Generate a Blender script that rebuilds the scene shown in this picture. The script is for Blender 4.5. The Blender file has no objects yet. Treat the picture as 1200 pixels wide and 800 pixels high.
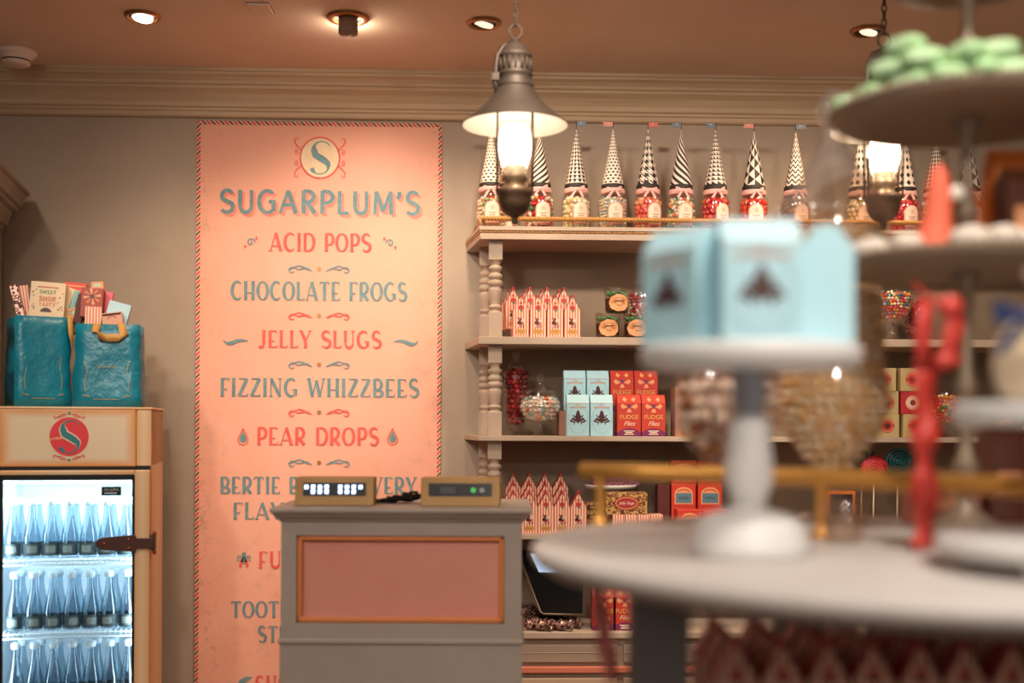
import bpy, math, random
from mathutils import Vector, Matrix
R = math.radians
random.seed(7)
scene = bpy.context.scene
COL = scene.collection

# ------------------------------------------------------------------ camera, exposure, world, lights
F, CX, HY = 1380.0, 600.0, 495.0                 # focal length and principal point, in pixels of the 1200x800 frame
CAM = Vector((0, 0, 1.25))
YAW, ROLL = R(-2.0), R(0.26)
CEIL = 2.41
cam_rot = (Matrix.Rotation(YAW, 3, 'Z') @ Matrix.Rotation(R(90), 3, 'X') @ Matrix.Rotation(ROLL, 3, 'Z'))
cd = bpy.data.cameras.new('camera')
cam = bpy.data.objects.new('camera', cd)
COL.objects.link(cam)
cam.matrix_world = Matrix.Translation(CAM) @ cam_rot.to_4x4()
cd.sensor_width = 36
cd.lens = 36 * F / 1200
cd.shift_y = (HY - 400) / 1200
cd.clip_start = 0.05
cd.dof.use_dof = True
cd.dof.focus_distance = 3.8
cd.dof.aperture_fstop = 1.5
scene.camera = cam
scene.view_settings.view_transform = 'Standard'
scene.view_settings.look = 'None'
scene.view_settings.gamma = 1
scene.view_settings.use_curve_mapping = False
scene.view_settings.exposure = 0.35
world = bpy.data.worlds.new('world')
scene.world = world
world.use_nodes = True
wbg = world.node_tree.nodes['Background']
wbg.inputs[0].default_value = (1.0, 0.90, 0.81, 1)
wbg.inputs[1].default_value = 0.56

def lin(h):
    h = h.lstrip('#')
    c = [int(h[i:i + 2], 16) / 255 for i in (0, 2, 4)]
    return tuple((x / 12.92 if x <= .04045 else ((x + .055) / 1.055) ** 2.4) for x in c) + (1,)

def ray(px, py):
    return (cam_rot @ Vector(((px - CX) / F, (HY - py) / F, -1)))
def wp(px, py, y):                                # the point of plane y = const seen at a pixel
    d = ray(px, py); t = (y - CAM.y) / d.y
    return CAM + d * t
def cp(px, py, z=CEIL):                           # the point of a horizontal plane seen at a pixel
    d = ray(px, py); t = (z - CAM.z) / d.z
    return CAM + d * t
def cw(X, Z, z=0):                                # camera-aligned ground coordinates -> world
    s, c = math.sin(-YAW), math.cos(-YAW)
    return Vector((X * c + Z * s, Z * c - X * s, z))

def spot(name, loc, target, power, size, blend, radius, col=(1, .74, .5)):
    l = bpy.data.lights.new(name, 'SPOT')
    l.energy = power; l.spot_size = R(size); l.spot_blend = blend; l.shadow_soft_size = radius; l.color = col
    o = bpy.data.objects.new(name, l); COL.objects.link(o)
    o.location = loc
    o.rotation_euler = (Vector(target) - Vector(loc)).to_track_quat('-Z', 'Y').to_euler()
    return o
DOWN = {k: cp(*k) for k in ((167, 18), (408, 20), (567, 26), (1017, 35))}
WARM = (1, .70, .45)
_p = DOWN[(408, 20)]
spot('ceiling_spot', (_p.x, _p.y - .02, CEIL - .08), (_p.x - .02, 4.0, 1.50), 20, 96, 1.0, .035, (1, .82, .66))
spot('ceiling_spot', (-.75, 1.9, CEIL - .03), (-.60, 4.0, 1.60), 46, 50, 1.0, .05, (1, .81, .65))  # unseen spot added above the frame to widen the glow on the sign
_p = DOWN[(167, 18)]
spot('ceiling_spot', (_p.x, _p.y, CEIL - .03), (_p.x + .15, 3.9, .9), 13, 100, 1.0, .035, WARM)
_p = DOWN[(567, 26)]
spot('ceiling_spot', (_p.x, _p.y, CEIL - .03), (_p.x + .25, 3.9, 1.0), 14, 110, .9, .035, WARM)
_p = DOWN[(1017, 35)]
spot('ceiling_spot', (_p.x, _p.y, CEIL - .03), (_p.x - .1, 3.9, 1.0), 14, 110, .9, .035, WARM)
for bx_, by_, pw, tg in ((-1.3, 2.2, 34, (-1.2, 3.5, .9)), (.15, 2.5, 40, (.4, 3.9, 1.3)), (.75, 2.5, 34, (.7, 3.9, 1.0)), (1.5, 2.4, 34, (1.3, 3.9, 1.2)), (.55, .8, 42, (.5, 1.5, 1.0)), (-.75, 1.0, 40, (-.25, 2.8, .6)), (-1.0, .8, 26, (-1.0, 3.4, .6))):  # unseen ceiling spots added to light shelves, counter and table; no fittings built
    spot('ceiling_spot', (bx_, by_, CEIL - .03), tg, pw, 96, .9, .05, (1, .84, .68) if by_ > 1.2 else (1, .90, .80))

spot('ceiling_spot', (.25, -.55, CEIL - .03), (.5, 1.5, 1.22), 78, 46, 1.0, .05, (1, .90, .80))  # unseen spot added behind the camera to brighten the front of the table

# ------------------------------------------------------------------ materials
MATS = {}
class NT:
    """small helper around a node tree"""
    def __init__(s, m):
        s.t = m.node_tree; s.n = s.t.nodes; s.l = s.t.links
    def node(s, typ, **kw):
        n = s.n.new(typ)
        for k, v in kw.items(): setattr(n, k, v)
        return n
    def put(s, sock, v):
        if isinstance(v, bpy.types.NodeSocket): s.l.new(v, sock)
        else: sock.default_value = v
    def m(s, op, a, b=0.0, c=None):
        n = s.node('ShaderNodeMath', operation=op)
        s.put(n.inputs[0], a); s.put(n.inputs[1], b)
        if c is not None: s.put(n.inputs[2], c)
        return n.outputs[0]
    def mix(s, f, a, b):
        n = s.node('ShaderNodeMix', data_type='RGBA')
        s.put(n.inputs[0], f); s.put(n.inputs[6], a); s.put(n.inputs[7], b)
        return n.outputs[2]
    def uv(s):
        n = s.node('ShaderNodeUVMap'); x = s.node('ShaderNodeSeparateXYZ'); s.l.new(n.outputs[0], x.inputs[0])
        return x.outputs[0], x.outputs[1]
    def ob(s):
        n = s.node('ShaderNodeTexCoord'); x = s.node('ShaderNodeSeparateXYZ'); s.l.new(n.outputs['Object'], x.inputs[0])
        return n.outputs['Object'], x.outputs[0], x.outputs[1], x.outputs[2]
    def noise(s, scale, detail=4, rough=.55, vec=None):
        n = s.node('ShaderNodeTexNoise'); n.inputs['Scale'].default_value = scale
        n.inputs['Detail'].default_value = detail; n.inputs['Roughness'].default_value = rough
        if vec is None: vec = s.ob()[0]
        s.l.new(vec, n.inputs['Vector'])
        return n.outputs[0]
    def ramp(s, f, stops):
        n = s.node('ShaderNodeValToRGB'); e = n.color_ramp.elements
        while len(e) < len(stops): e.new(.5)
        for el, (p, c) in zip(e, stops): el.position = p; el.color = c
        s.put(n.inputs[0], f)
        return n.outputs[0]

def mat(name, col='#888888', rough=.5, metal=0, emit=None, estr=0, spec=.5, coat=0, trans=0, build=None, bump=None, sss=0):
    if name in MATS: return MATS[name]
    m = bpy.data.materials.new(name); m.use_nodes = True
    b = m.node_tree.nodes['Principled BSDF']
    c = lin(col) if isinstance(col, str) else col
    b.inputs['Base Color'].default_value = c
    b.inputs['Roughness'].default_value = rough
    b.inputs['Metallic'].default_value = metal
    b.inputs['Specular IOR Level'].default_value = spec
    b.inputs['Coat Weight'].default_value = coat
    b.inputs['Transmission Weight'].default_value = trans
    if sss:
        b.inputs['Subsurface Weight'].default_value = sss; b.inputs['Subsurface Radius'].default_value = (.01, .006, .004)
    if emit:
        b.inputs['Emission Color'].default_value = lin(emit) if isinstance(emit, str) else emit
        b.inputs['Emission Strength'].default_value = estr
    t = NT(m)
    if build:
        o = build(t)
        if o is not None: t.l.new(o, b.inputs['Base Color'])
    if bump:
        sc, st, di = bump
        bn = t.node('ShaderNodeBump'); bn.inputs['Strength'].default_value = st; bn.inputs['Distance'].default_value = di
        t.l.new(t.noise(sc), bn.inputs['Height']); t.l.new(bn.outputs[0], b.inputs['Normal'])
    MATS[name] = m
    return m

def glass(name, tint='#ffffff', edge=.10, rough=.03, ior=1.45):
    """thin clear glass: transparent with a fresnel reflection"""
    if name in MATS: return MATS[name]
    m = bpy.data.materials.new(name); m.use_nodes = True
    t = NT(m); t.n.clear()
    out = t.node('ShaderNodeOutputMaterial')
    tr = t.node('ShaderNodeBsdfTransparent'); tr.inputs[0].default_value = lin(tint)
    gl = t.node('ShaderNodeBsdfGlossy'); gl.inputs['Roughness'].default_value = rough
    lw = t.node('ShaderNodeLayerWeight'); lw.inputs[0].default_value = edge + .15
    f = t.m('ADD', t.m('MULTIPLY', lw.outputs['Facing'], .35), edge * .5)
    mx = t.node('ShaderNodeMixShader')
    t.l.new(f, mx.inputs[0]); t.l.new(tr.outputs[0], mx.inputs[1]); t.l.new(gl.outputs[0], mx.inputs[2])
    t.l.new(mx.outputs[0], out.inputs[0])
    MATS[name] = m
    return m

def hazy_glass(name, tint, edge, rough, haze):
    """clear glass with a little white haze mixed in to lighten it"""
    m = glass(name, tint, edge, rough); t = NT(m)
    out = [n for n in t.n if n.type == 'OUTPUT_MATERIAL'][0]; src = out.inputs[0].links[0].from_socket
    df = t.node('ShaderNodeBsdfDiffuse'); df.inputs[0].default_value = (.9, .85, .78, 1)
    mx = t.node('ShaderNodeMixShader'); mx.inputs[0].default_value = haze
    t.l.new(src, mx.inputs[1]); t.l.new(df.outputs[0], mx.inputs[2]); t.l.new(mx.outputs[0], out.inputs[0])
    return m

def two_tone(name, c0, c1, scale, lo=.35, hi=.65, rough=.6, **kw):
    return mat(name, c0, rough, build=lambda t: t.ramp(t.noise(scale, 6, .6), [(lo, lin(c0)), (hi, lin(c1))]), **kw)

# ------------------------------------------------------------------ mesh builder
def arc(cx, cy, rx, ry, a0, a1, n=14):
    return [(cx + rx * math.cos(R(a0 + (a1 - a0) * i / n)), cy + ry * math.sin(R(a0 + (a1 - a0) * i / n))) for i in range(n + 1)]

class MB:
    def __init__(s):
        s.v = []; s.f = []; s.mi = []; s.sm = []; s.uv = []
    def face(s, idx, m=0, smooth=False, uv=None):
        s.f.append(tuple(idx)); s.mi.append(m); s.sm.append(smooth); s.uv.append(uv)
    def box(s, x0, x1, y0, y1, z0, z1, m=0):
        b = len(s.v)
        s.v += [(x, y, z) for z in (z0, z1) for y in (y0, y1) for x in (x0, x1)]
        for q in ((0, 2, 3, 1), (4, 5, 7, 6), (0, 1, 5, 4), (2, 6, 7, 3), (0, 4, 6, 2), (1, 3, 7, 5)):
            s.face([b + i for i in q], m, uv=[(0, 0), (1, 0), (1, 1), (0, 1)])
        return s
    def quad(s, pts, m=0, uv=((0, 0), (1, 0), (1, 1), (0, 1)), smooth=False):
        b = len(s.v); s.v += [tuple(p) for p in pts]
        s.face(range(b, b + len(pts)), m, smooth, list(uv)[:len(pts)] if len(pts) <= 4 else None)
        return s
    def prism(s, outline, a0, a1, axis='y', m=0, smooth=False):
        """extrude a closed outline (p, q) along an axis: y -> (p, a, q); x -> (a, p, q); z -> (p, q, a)"""
        P = {'y': lambda p, q, a: (p, a, q), 'x': lambda p, q, a: (a, p, q), 'z': lambda p, q, a: (p, q, a)}[axis]
        n = len(outline); b = len(s.v)
        s.v += [P(p, q, a0) for p, q in outline] + [P(p, q, a1) for p, q in outline]
        s.face(range(b, b + n), m); s.face([b + n + i for i in range(n)][::-1], m)
        for i in range(n):
            j = (i + 1) % n
            s.face((b + i, b + n + i, b + n + j, b + j), m, smooth)
        return s
    def lathe(s, prof, seg=24, c=(0, 0, 0), m=0, smooth=True, caps=True, wob=None):
        b = len(s.v); n = len(prof)
        for (r, z) in prof:
            for k in range(seg):
                a = 2 * math.pi * k / seg
                rr = r if wob is None else r * wob(a, z)
                s.v.append((c[0] + rr * math.cos(a), c[1] + rr * math.sin(a), c[2] + z))
        z0, z1 = prof[0][1], prof[-1][1]; dz = (z1 - z0) or 1
        for i in range(n - 1):
            for k in range(seg):
                k2 = (k + 1) % seg
                u0, u1 = k / seg, (k + 1) / seg
                v0, v1 = (prof[i][1] - z0) / dz, (prof[i + 1][1] - z0) / dz
                s.face((b + i * seg + k, b + i * seg + k2, b + (i + 1) * seg + k2, b + (i + 1) * seg + k), m, smooth, [(u0, v0), (u1, v0), (u1, v1), (u0, v1)])
        if caps:
            if prof[0][0] > 1e-5: s.face([b + k for k in range(seg)][::-1], m)
            if prof[-1][0] > 1e-5: s.face([b + (n - 1) * seg + k for k in range(seg)], m)
        return s
    def tube(s, pts, r, seg=8, m=0, closed=False, smooth=True, flat=None):
        pts = [Vector(p) for p in pts]; n = len(pts); b = len(s.v)
        rad = r if isinstance(r, (list, tuple)) else [r] * n
        prev = None
        for i, p in enumerate(pts):
            if closed: d = pts[(i + 1) % n] - pts[i - 1]
            else: d = pts[min(i + 1, n - 1)] - pts[max(i - 1, 0)]
            d.normalize()
            if prev is None:
                ref = Vector((0, 0, 1)) if abs(d.z) < .9 else Vector((1, 0, 0))
                u = d.cross(ref).normalized()
            else:
                u = (prev - d * prev.dot(d))
                u = u.normalized() if u.length > 1e-6 else d.cross(Vector((0, 0, 1))).normalized()
            prev = u; w = d.cross(u)
            for k in range(seg):
                a = 2 * math.pi * k / seg
                fl = 1 if flat is None else flat
                s.v.append(tuple(p + (u * math.cos(a) + w * math.sin(a) * fl) * rad[i]))
        for i in range(n if closed else n - 1):
            i2 = (i + 1) % n
            for k in range(seg):
                k2 = (k + 1) % seg
                s.face((b + i * seg + k, b + i2 * seg + k, b + i2 * seg + k2, b + i * seg + k2), m, smooth)
        if not closed:
            s.face([b + k for k in range(seg)], m); s.face([b + (n - 1) * seg + k for k in range(seg)][::-1], m)
        return s
    def ball(s, c, r, sc=(1, 1, 1), seg=10, rings=6, m=0, rot=None):
        b = len(s.v)
        q = rot or Matrix.Identity(3)
        def P(x, y, z): return tuple(Vector(c) + q @ Vector((x * r * sc[0], y * r * sc[1], z * r * sc[2])))
        s.v.append(P(0, 0, -1))
        for i in range(1, rings):
            t = math.pi * i / rings
            for k in range(seg):
                a = 2 * math.pi * k / seg
                s.v.append(P(math.sin(t) * math.cos(a), math.sin(t) * math.sin(a), -math.cos(t)))
        s.v.append(P(0, 0, 1)); e = len(s.v) - 1
        for k in range(seg):
            k2 = (k + 1) % seg
            s.face((b, b + 1 + k2, b + 1 + k), m, True)
            s.face((e, b + 1 + (rings - 2) * seg + k, b + 1 + (rings - 2) * seg + k2), m, True)
        for i in range(rings - 2):
            for k in range(seg):
                k2 = (k + 1) % seg
                o = b + 1 + i * seg
                s.face((o + k, o + k2, o + seg + k2, o + seg + k), m, True)
        return s
    def strip(s, left, right, m=0, smooth=True):
        """a band between two point rows; uv runs along it"""
        b = len(s.v); n = len(left)
        for l, r in zip(left, right): s.v += [tuple(l), tuple(r)]
        for i in range(n - 1):
            s.face((b + 2 * i, b + 2 * i + 1, b + 2 * i + 3, b + 2 * i + 2), m, smooth, [(0, i / n), (1, i / n), (1, (i + 1) / n), (0, (i + 1) / n)])
        return s
    def ribbon2(s, pts, w, place, m=0):
        """flat stroke in 2-D mapped by place(p, q); w = width or widths"""
        n = len(pts)
        ws = w if isinstance(w, (list, tuple)) else [w] * n
        L, Rr = [], []
        for i in range(n):
            a = Vector(pts[max(i - 1, 0)]); c = Vector(pts[min(i + 1, n - 1)])
            d = c - a
            if d.length < 1e-9: d = Vector((1, 0))
            d.normalize(); nn = Vector((-d.y, d.x)) * ws[i] / 2
            p = Vector(pts[i])
            L.append(place(*(p + nn))); Rr.append(place(*(p - nn)))
        return s.strip(L, Rr, m, False)
    def fan(s, outline, place, m=0):
        b = len(s.v); s.v += [tuple(place(p, q)) for p, q in outline]
        s.face(range(b, b + len(outline)), m)
        return s
    def xf(s, M):
        s.v = [tuple(M @ Vector(p)) for p in s.v]; return s
    def obj(s, name, mats, parent=None, loc=(0, 0, 0), rz=0, bevel=0, sub=0, thick=0, split=0):
        me = bpy.data.meshes.new(name)
        me.from_pydata(s.v, [], s.f)
        mats = mats if isinstance(mats, (list, tuple)) else [mats]
        for m in mats: me.materials.append(m)
        me.polygons.foreach_set('material_index', s.mi)
        me.polygons.foreach_set('use_smooth', s.sm)
        ul = me.uv_layers.new(name='UVMap')
        li = 0
        flat = []
        for f, u in zip(s.f, s.uv):
            if u is None: flat += [0.0, 0.0] * len(f)
            else:
                for k in range(len(f)): flat += list(u[k])
        ul.data.foreach_set('uv', flat)
        me.validate(); me.update()
        o = bpy.data.objects.new(name, me); COL.objects.link(o)
        o.location = loc; o.rotation_euler = (0, 0, rz)
        if parent is not None: o.parent = parent
        if split:
            md = o.modifiers.new('e', 'EDGE_SPLIT'); md.split_angle = R(split)
        if thick:
            md = o.modifiers.new('t', 'SOLIDIFY'); md.thickness = thick; md.offset = 0
        if bevel:
            md = o.modifiers.new('b', 'BEVEL'); md.width = bevel; md.segments = 2; md.limit_method = 'ANGLE'; md.angle_limit = R(40)
        if sub:
            md = o.modifiers.new('s', 'SUBSURF'); md.levels = sub; md.render_levels = sub
        return o

def tag(o, label=None, cat=None, group=None, kind=None):
    if label: o['label'] = label
    if cat: o['category'] = cat
    if group: o['group'] = group
    if kind: o['kind'] = kind
    return o
def empty(name, loc=(0, 0, 0), rz=0):
    o = bpy.data.objects.new(name, None); COL.objects.link(o); o.location = loc; o.rotation_euler = (0, 0, rz)
    o.empty_display_size = .02
    return o
KIDS = {}
def kids(o):
    return [c for c in bpy.data.objects if c.parent == o]
def copy_tree(o, parent=None, depth=0):
    c = o.copy(); COL.objects.link(c)
    if parent is not None: c.parent = parent
    for ch in list(o.children): copy_tree(ch, c, depth + 1)
    return c
class Repeat:
    """first use places the prototype itself, later uses place copies"""
    def __init__(s, proto): s.p = proto; s.used = False
    def at(s, loc, rz=0, label=None, group=None, scale=None):
        o = copy_tree(s.p) if s.used else s.p
        s.used = True
        o.location = loc; o.rotation_euler = (0, 0, rz)
        if scale: o.scale = (scale,) * 3
        if label: o['label'] = label
        if group: o['group'] = group
        return o
ORD = ['first', 'second', 'third', 'fourth', 'fifth', 'sixth', 'seventh', 'eighth', 'ninth', 'tenth', 'eleventh', 'twelfth', 'thirteenth', 'fourteenth', 'fifteenth', 'sixteenth']

# ------------------------------------------------------------------ lettering drawn from strokes
def glyphs(m):
    st = lambda x: ('k', [(x, 0), (x, 1)])
    def bowl(x, y0, y1, w): return ('v', [(x, y1 - .02)] + arc(x + w * .35, (y0 + y1) / 2, w * .65, (y1 - y0) / 2 - .02, 90, -90) + [(x, y0 + .02)])
    Sg = arc(.30, .735, .20, .25, 25, 215, 10) + arc(.29, .26, .22, .245, 35, -150, 10)
    C = ('v', arc(.37, .5, .31, .48, 48, 312))
    sf = lambda x, y, w=.2: ('s', [(x - w / 2, y), (x + w / 2, y)])
    return {
        'A': (.70, [('n', [(.05, 0), (.34, 1)]), ('k', [(.34, 1), (.63, 0)]), ('n', [(.14, m * .72), (.54, m * .72)]), sf(.05, .02), sf(.63, .02)]),
        'B': (.58, [st(.12), bowl(.12, m, 1, .36), bowl(.12, 0, m, .42)]),
        'C': (.64, [C]),
        'D': (.66, [st(.12), bowl(.12, 0, 1, .5)]),
        'E': (.52, [st(.12), ('n', [(.12, .97), (.46, .97)]), ('n', [(.12, m), (.38, m)]), ('n', [(.12, .03), (.49, .03)]), ('s', [(.46, .97), (.47, .84)]), ('s', [(.49, .03), (.5, .16)])]),
        'F': (.50, [st(.12), ('n', [(.12, .97), (.48, .97)]), ('n', [(.12, m), (.38, m)]), ('s', [(.47, .97), (.48, .84)]), sf(.12, .02)]),
        'G': (.70, [C, ('k', [(.60, .08), (.60, m)]), ('n', [(.42, m), (.68, m)])]),
        'H': (.68, [st(.12), st(.56), ('n', [(.12, m), (.56, m)]), sf(.12, .02), sf(.56, .02), sf(.12, .98), sf(.56, .98)]),
        'I': (.24, [st(.12), sf(.12, .02), sf(.12, .98)]),
        'J': (.42, [('k', [(.30, 1), (.30, .22)]), ('v', arc(.15, .2, .15, .18, 0, -150)), sf(.30, .98)]),
        'K': (.62, [st(.12), ('n', [(.12, m), (.52, 1)]), ('k', [(.2, m + .05), (.56, 0)])]),
        'L': (.48, [st(.12), ('n', [(.12, .03), (.46, .03)]), ('s', [(.45, .03), (.47, .16)]), sf(.12, .98)]),
        'M': (.82, [('n', [(.1, 0), (.14, 1)]), ('k', [(.14, 1), (.41, .12)]), ('n', [(.41, .12), (.68, 1)]), ('k', [(.68, 1), (.72, 0)]), sf(.1, .02), sf(.72, .02)]),
        'N': (.70, [('n', [(.1, 0), (.1, 1)]), ('k', [(.1, 1), (.58, 0)]), ('n', [(.58, 0), (.58, 1)]), sf(.1, .02), sf(.58, .98)]),
        'O': (.70, [('o', arc(.35, .5, .29, .48, 90, 450, 24))]),
        'P': (.54, [st(.12), bowl(.12, m * .9, 1, .38), sf(.12, .02)]),
        'Q': (.70, [('o', arc(.35, .5, .29, .48, 90, 450, 24)), ('k', [(.4, .2), (.62, -.05)])]),
        'R': (.60, [st(.12), bowl(.12, m * .95, 1, .38), ('k', [(.26, m * .95), (.54, 0)]), sf(.12, .02)]),
        'S': (.56, [('v', Sg)]),
        'T': (.60, [st(.30), ('n', [(.03, .97), (.57, .97)]), ('s', [(.04, .97), (.03, .84)]), ('s', [(.56, .97), (.57, .84)]), sf(.3, .02)]),
        'U': (.66, [('k', [(.12, 1), (.12, .3)]), ('v', arc(.33, .3, .21, .28, 180, 360)), ('n', [(.54, .3), (.54, 1)]), sf(.12, .98), sf(.54, .98)]),
        'V': (.66, [('k', [(.06, 1), (.34, 0)]), ('n', [(.34, 0), (.6, 1)]), sf(.06, .98), sf(.6, .98)]),
        'W': (.92, [('k', [(.06, 1), (.26, 0)]), ('n', [(.26, 0), (.46, .9)]), ('k', [(.46, .9), (.66, 0)]), ('n', [(.66, 0), (.86, 1)]), sf(.06, .98), sf(.86, .98)]),
        'X': (.62, [('k', [(.06, 1), (.56, 0)]), ('n', [(.06, 0), (.56, 1)])]),
        'Y': (.62, [('k', [(.06, 1), (.31, m)]), ('n', [(.31, m), (.56, 1)]), ('k', [(.31, m), (.31, 0)]), sf(.31, .02), sf(.06, .98), sf(.56, .98)]),
        'Z': (.56, [('n', [(.06, .97), (.5, .97)]), ('k', [(.49, .97), (.06, .03)]), ('n', [(.06, .03), (.52, .03)]), ('s', [(.51, .03), (.52, .16)])]),
        "'": (.2, [('k', [(.1, 1), (.1, .86), (.04, .68)])]),
        ' ': (.34, []),
    }
def text_strokes(mb, txt, x0, x1, z0, z1, place, k=.15, n=.06, low=.38, serif=True, m=0, shift=(0, 0)):
    """fit txt into the rectangle; place(p, q) maps it to the surface"""
    g = glyphs(low); tr = .10
    total = sum(g[c][0] + tr for c in txt) - tr
    H = z1 - z0; sx = (x1 - x0) / total
    cur = 0; nst = [0]
    base_place = place
    for c in txt:
        w, strokes = g[c]
        for kind, pts in strokes:
            nst[0] = (nst[0] + 1) % 7
            place = lambda p, q, e=nst[0] * 4e-5: (lambda r: (r[0], r[1] - e, r[2]))(base_place(p, q))
            if kind == 's' and not serif: continue
            q = [(x0 + (cur + a) * sx + shift[0], z0 + b * H + shift[1]) for a, b in pts]
            N = len(q)
            wk, wn = k * H, n * H
            if kind == 'k': ws = wk
            elif kind == 'n': ws = wn
            elif kind == 's': ws = wn * .9
            elif kind == 'v': ws = [wn + (wk - wn) * math.sin(math.pi * i / (N - 1)) for i in range(N)]
            else: ws = [wn + (wk - wn) * abs(math.sin(2 * math.pi * i / (N - 1))) for i in range(N)]
            mb.ribbon2(q, ws, place, m)
        cur += w + tr
    return mb
def monogram(mb, cx, cz, h, place, m=0, k=.2):
    """a large calligraphic S"""
    pts = arc(.06, .27, .24, .21, 25, 200, 16) + [(-.13, .08), (.02, -.01), (.16, -.1)] + arc(.0, -.25, .25, .23, 20, -165, 18)
    N = len(pts)
    ws = []
    for i in range(N):
        t = i / (N - 1)
        ws.append((.03 + k * math.exp(-((t - .46) / .13) ** 2) + .10 * math.exp(-((t - .97) / .06) ** 2)) * h)
    mb.ribbon2([(cx + a * h, cz + b * h) for a, b in pts], ws, place, m)
    return mb
def font_mesh(txt, size, shear=0.0, width=None):
    """verts, faces of the built-in font, centred"""
    c = bpy.data.curves.new('t', 'FONT'); c.body = txt; c.size = size; c.shear = shear; c.align_x = 'CENTER'; c.align_y = 'CENTER'
    o = bpy.data.objects.new('t', c); COL.objects.link(o)
    dg = bpy.context.evaluated_depsgraph_get()
    me = bpy.data.meshes.new_from_object(o.evaluated_get(dg))
    v = [tuple(p.co) for p in me.vertices]; f = [tuple(p.vertices) for p in me.polygons]
    bpy.data.objects.remove(o); bpy.data.curves.remove(c); bpy.data.meshes.remove(me)
    if width and v:
        w = max(p[0] for p in v) - min(p[0] for p in v)
        v = [(p[0] * width / w, p[1] * width / w, 0) for p in v]
    return v, f
def add_font(mb, txt, size, cx, cz, place, m=0, shear=0.0, width=None):
    v, f = font_mesh(txt, size, shear, width)
    b = len(mb.v); mb.v += [tuple(place(cx + p[0], cz + p[1])) for p in v]
    for q in f: mb.face([b + i for i in q], m)
    return mb
# ------------------------------------------------------------------ the setting
WALL_Y = 4.0
def wall_col(t):
    a = t.ramp(t.noise(1.6, 6, .65), [(.3, lin('#aa9785')), (.7, lin('#b8a694'))])
    return t.mix(t.m('MULTIPLY', t.noise(9, 5, .7), .25), a, lin('#94846f'))
M_wall = mat('greige_plaster', '#ab9c87', .85, build=wall_col, bump=(30, .15, .004))
M_ceil = mat('ceiling_paint', '#c4ab98', .8, build=lambda t: t.ramp(t.noise(2.2, 5, .6), [(.3, lin('#d8bea8')), (.7, lin('#e3cbb6'))]))
def corn_col(t):
    v, x, y, z = t.ob()
    n = t.node('ShaderNodeMapping'); t.l.new(v, n.inputs[0]); n.inputs['Scale'].default_value = (.5, 1, 12)
    return t.ramp(t.noise(6, 5, .6, n.outputs[0]), [(.3, lin('#bfa384')), (.7, lin('#cdb596'))])
M_corn = mat('antiqued_cornice_paint', '#bba285', .6, build=corn_col)
M_floor = mat('floor_board', '#7a5a42', .45, build=lambda t: t.ramp(t.noise(3, 5, .6), [(.3, lin('#8a6a50')), (.7, lin('#a58466'))]))
MB().box(-2.9, 2.9, WALL_Y, WALL_Y + .12, 0, CEIL + .1).obj('wall_back', M_wall)['kind'] = 'structure'
MB().box(-3.02, -2.9, -1.0, WALL_Y + .12, 0, CEIL + .1).obj('wall_left', M_wall)['kind'] = 'structure'
MB().box(2.9, 3.02, -1.0, WALL_Y + .12, 0, CEIL + .1).obj('wall_right', M_wall)['kind'] = 'structure'
MB().box(-2.9, 2.9, -1.0, WALL_Y, -.1, 0).obj('floor', M_floor)['kind'] = 'structure'
MB().box(-2.9, 2.9, -1.12, -1.0, 0, 1.12).obj('wall_light_block', M_wall)['kind'] = 'structure'  # unseen low wall added to block world light from things low down
cl = MB().box(-2.9, 2.9, -1.0, WALL_Y, CEIL, CEIL + .1).obj('ceiling', M_ceil); cl['kind'] = 'structure'
prof = [(0, 2.27), (.014, 2.27), (.02, 2.275), (.02, 2.288), (.026, 2.291), (.026, 2.298), (.034, 2.303), (.036, 2.318), (.05, 2.340), (.066, 2.352), (.07, 2.353), (.07, 2.362), (.078, 2.366), (.08, 2.374), (.09, 2.384), (.104, 2.39), (.104, 2.398), (.11, 2.40), (.11, CEIL), (0, CEIL)]
MB().prism([(WALL_Y - a, z) for a, z in prof], -2.9, 2.9, 'x').obj('trim_1', M_corn)['kind'] = 'structure'
MB().prism([(WALL_Y - a, z) for a, z in ((0, 0), (.02, 0), (.02, .09), (.012, .1), (.012, .115), (0, .12))], -2.9, 2.9, 'x').obj('baseboard_back', M_corn)['kind'] = 'structure'

# ------------------------------------------------------------------ the painted list on the wall
SY = WALL_Y - .006
M_sign = None
def sign_col(t):
    a = t.ramp(t.noise(3.0, 6, .6), [(.3, lin('#efa68b')), (.7, lin('#f2b399'))])
    v, x, y, z = t.ob()
    edge = t.m('MULTIPLY', t.m('MAXIMUM', t.m('SUBTRACT', t.m('ABSOLUTE', x), .30), 0), 7.0)
    low = t.m('MULTIPLY', t.m('MAXIMUM', t.m('SUBTRACT', .1, z), 0), .35)
    g = t.m('MULTIPLY', t.m('ADD', edge, low), t.m('MAXIMUM', t.m('MULTIPLY', t.m('SUBTRACT', t.noise(17, 8, .75), .53), 5), 0))
    return t.mix(t.m('MINIMUM', g, .55), a, lin('#8a7058'))
M_sign = mat('salmon_sign_paint', '#f2a88b', .7, build=sign_col)
M_blue = two_tone('worn_teal_paint', '#577f88', '#7f9d9c', 40, .3, .75, .7)
M_red = two_tone('worn_red_paint', '#e04a48', '#ee7462', 40, .3, .8, .7)
M_shadow = two_tone('pink_drop_letter_paint', '#ef7d70', '#f29680', 40, .3, .75, .7)
M_cream = two_tone('worn_cream_paint', '#e9c9a0', '#efd9b4', 40, .3, .75, .7)
M_gold = mat('gold_dot_paint', '#a8743c', .4, .3)
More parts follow.
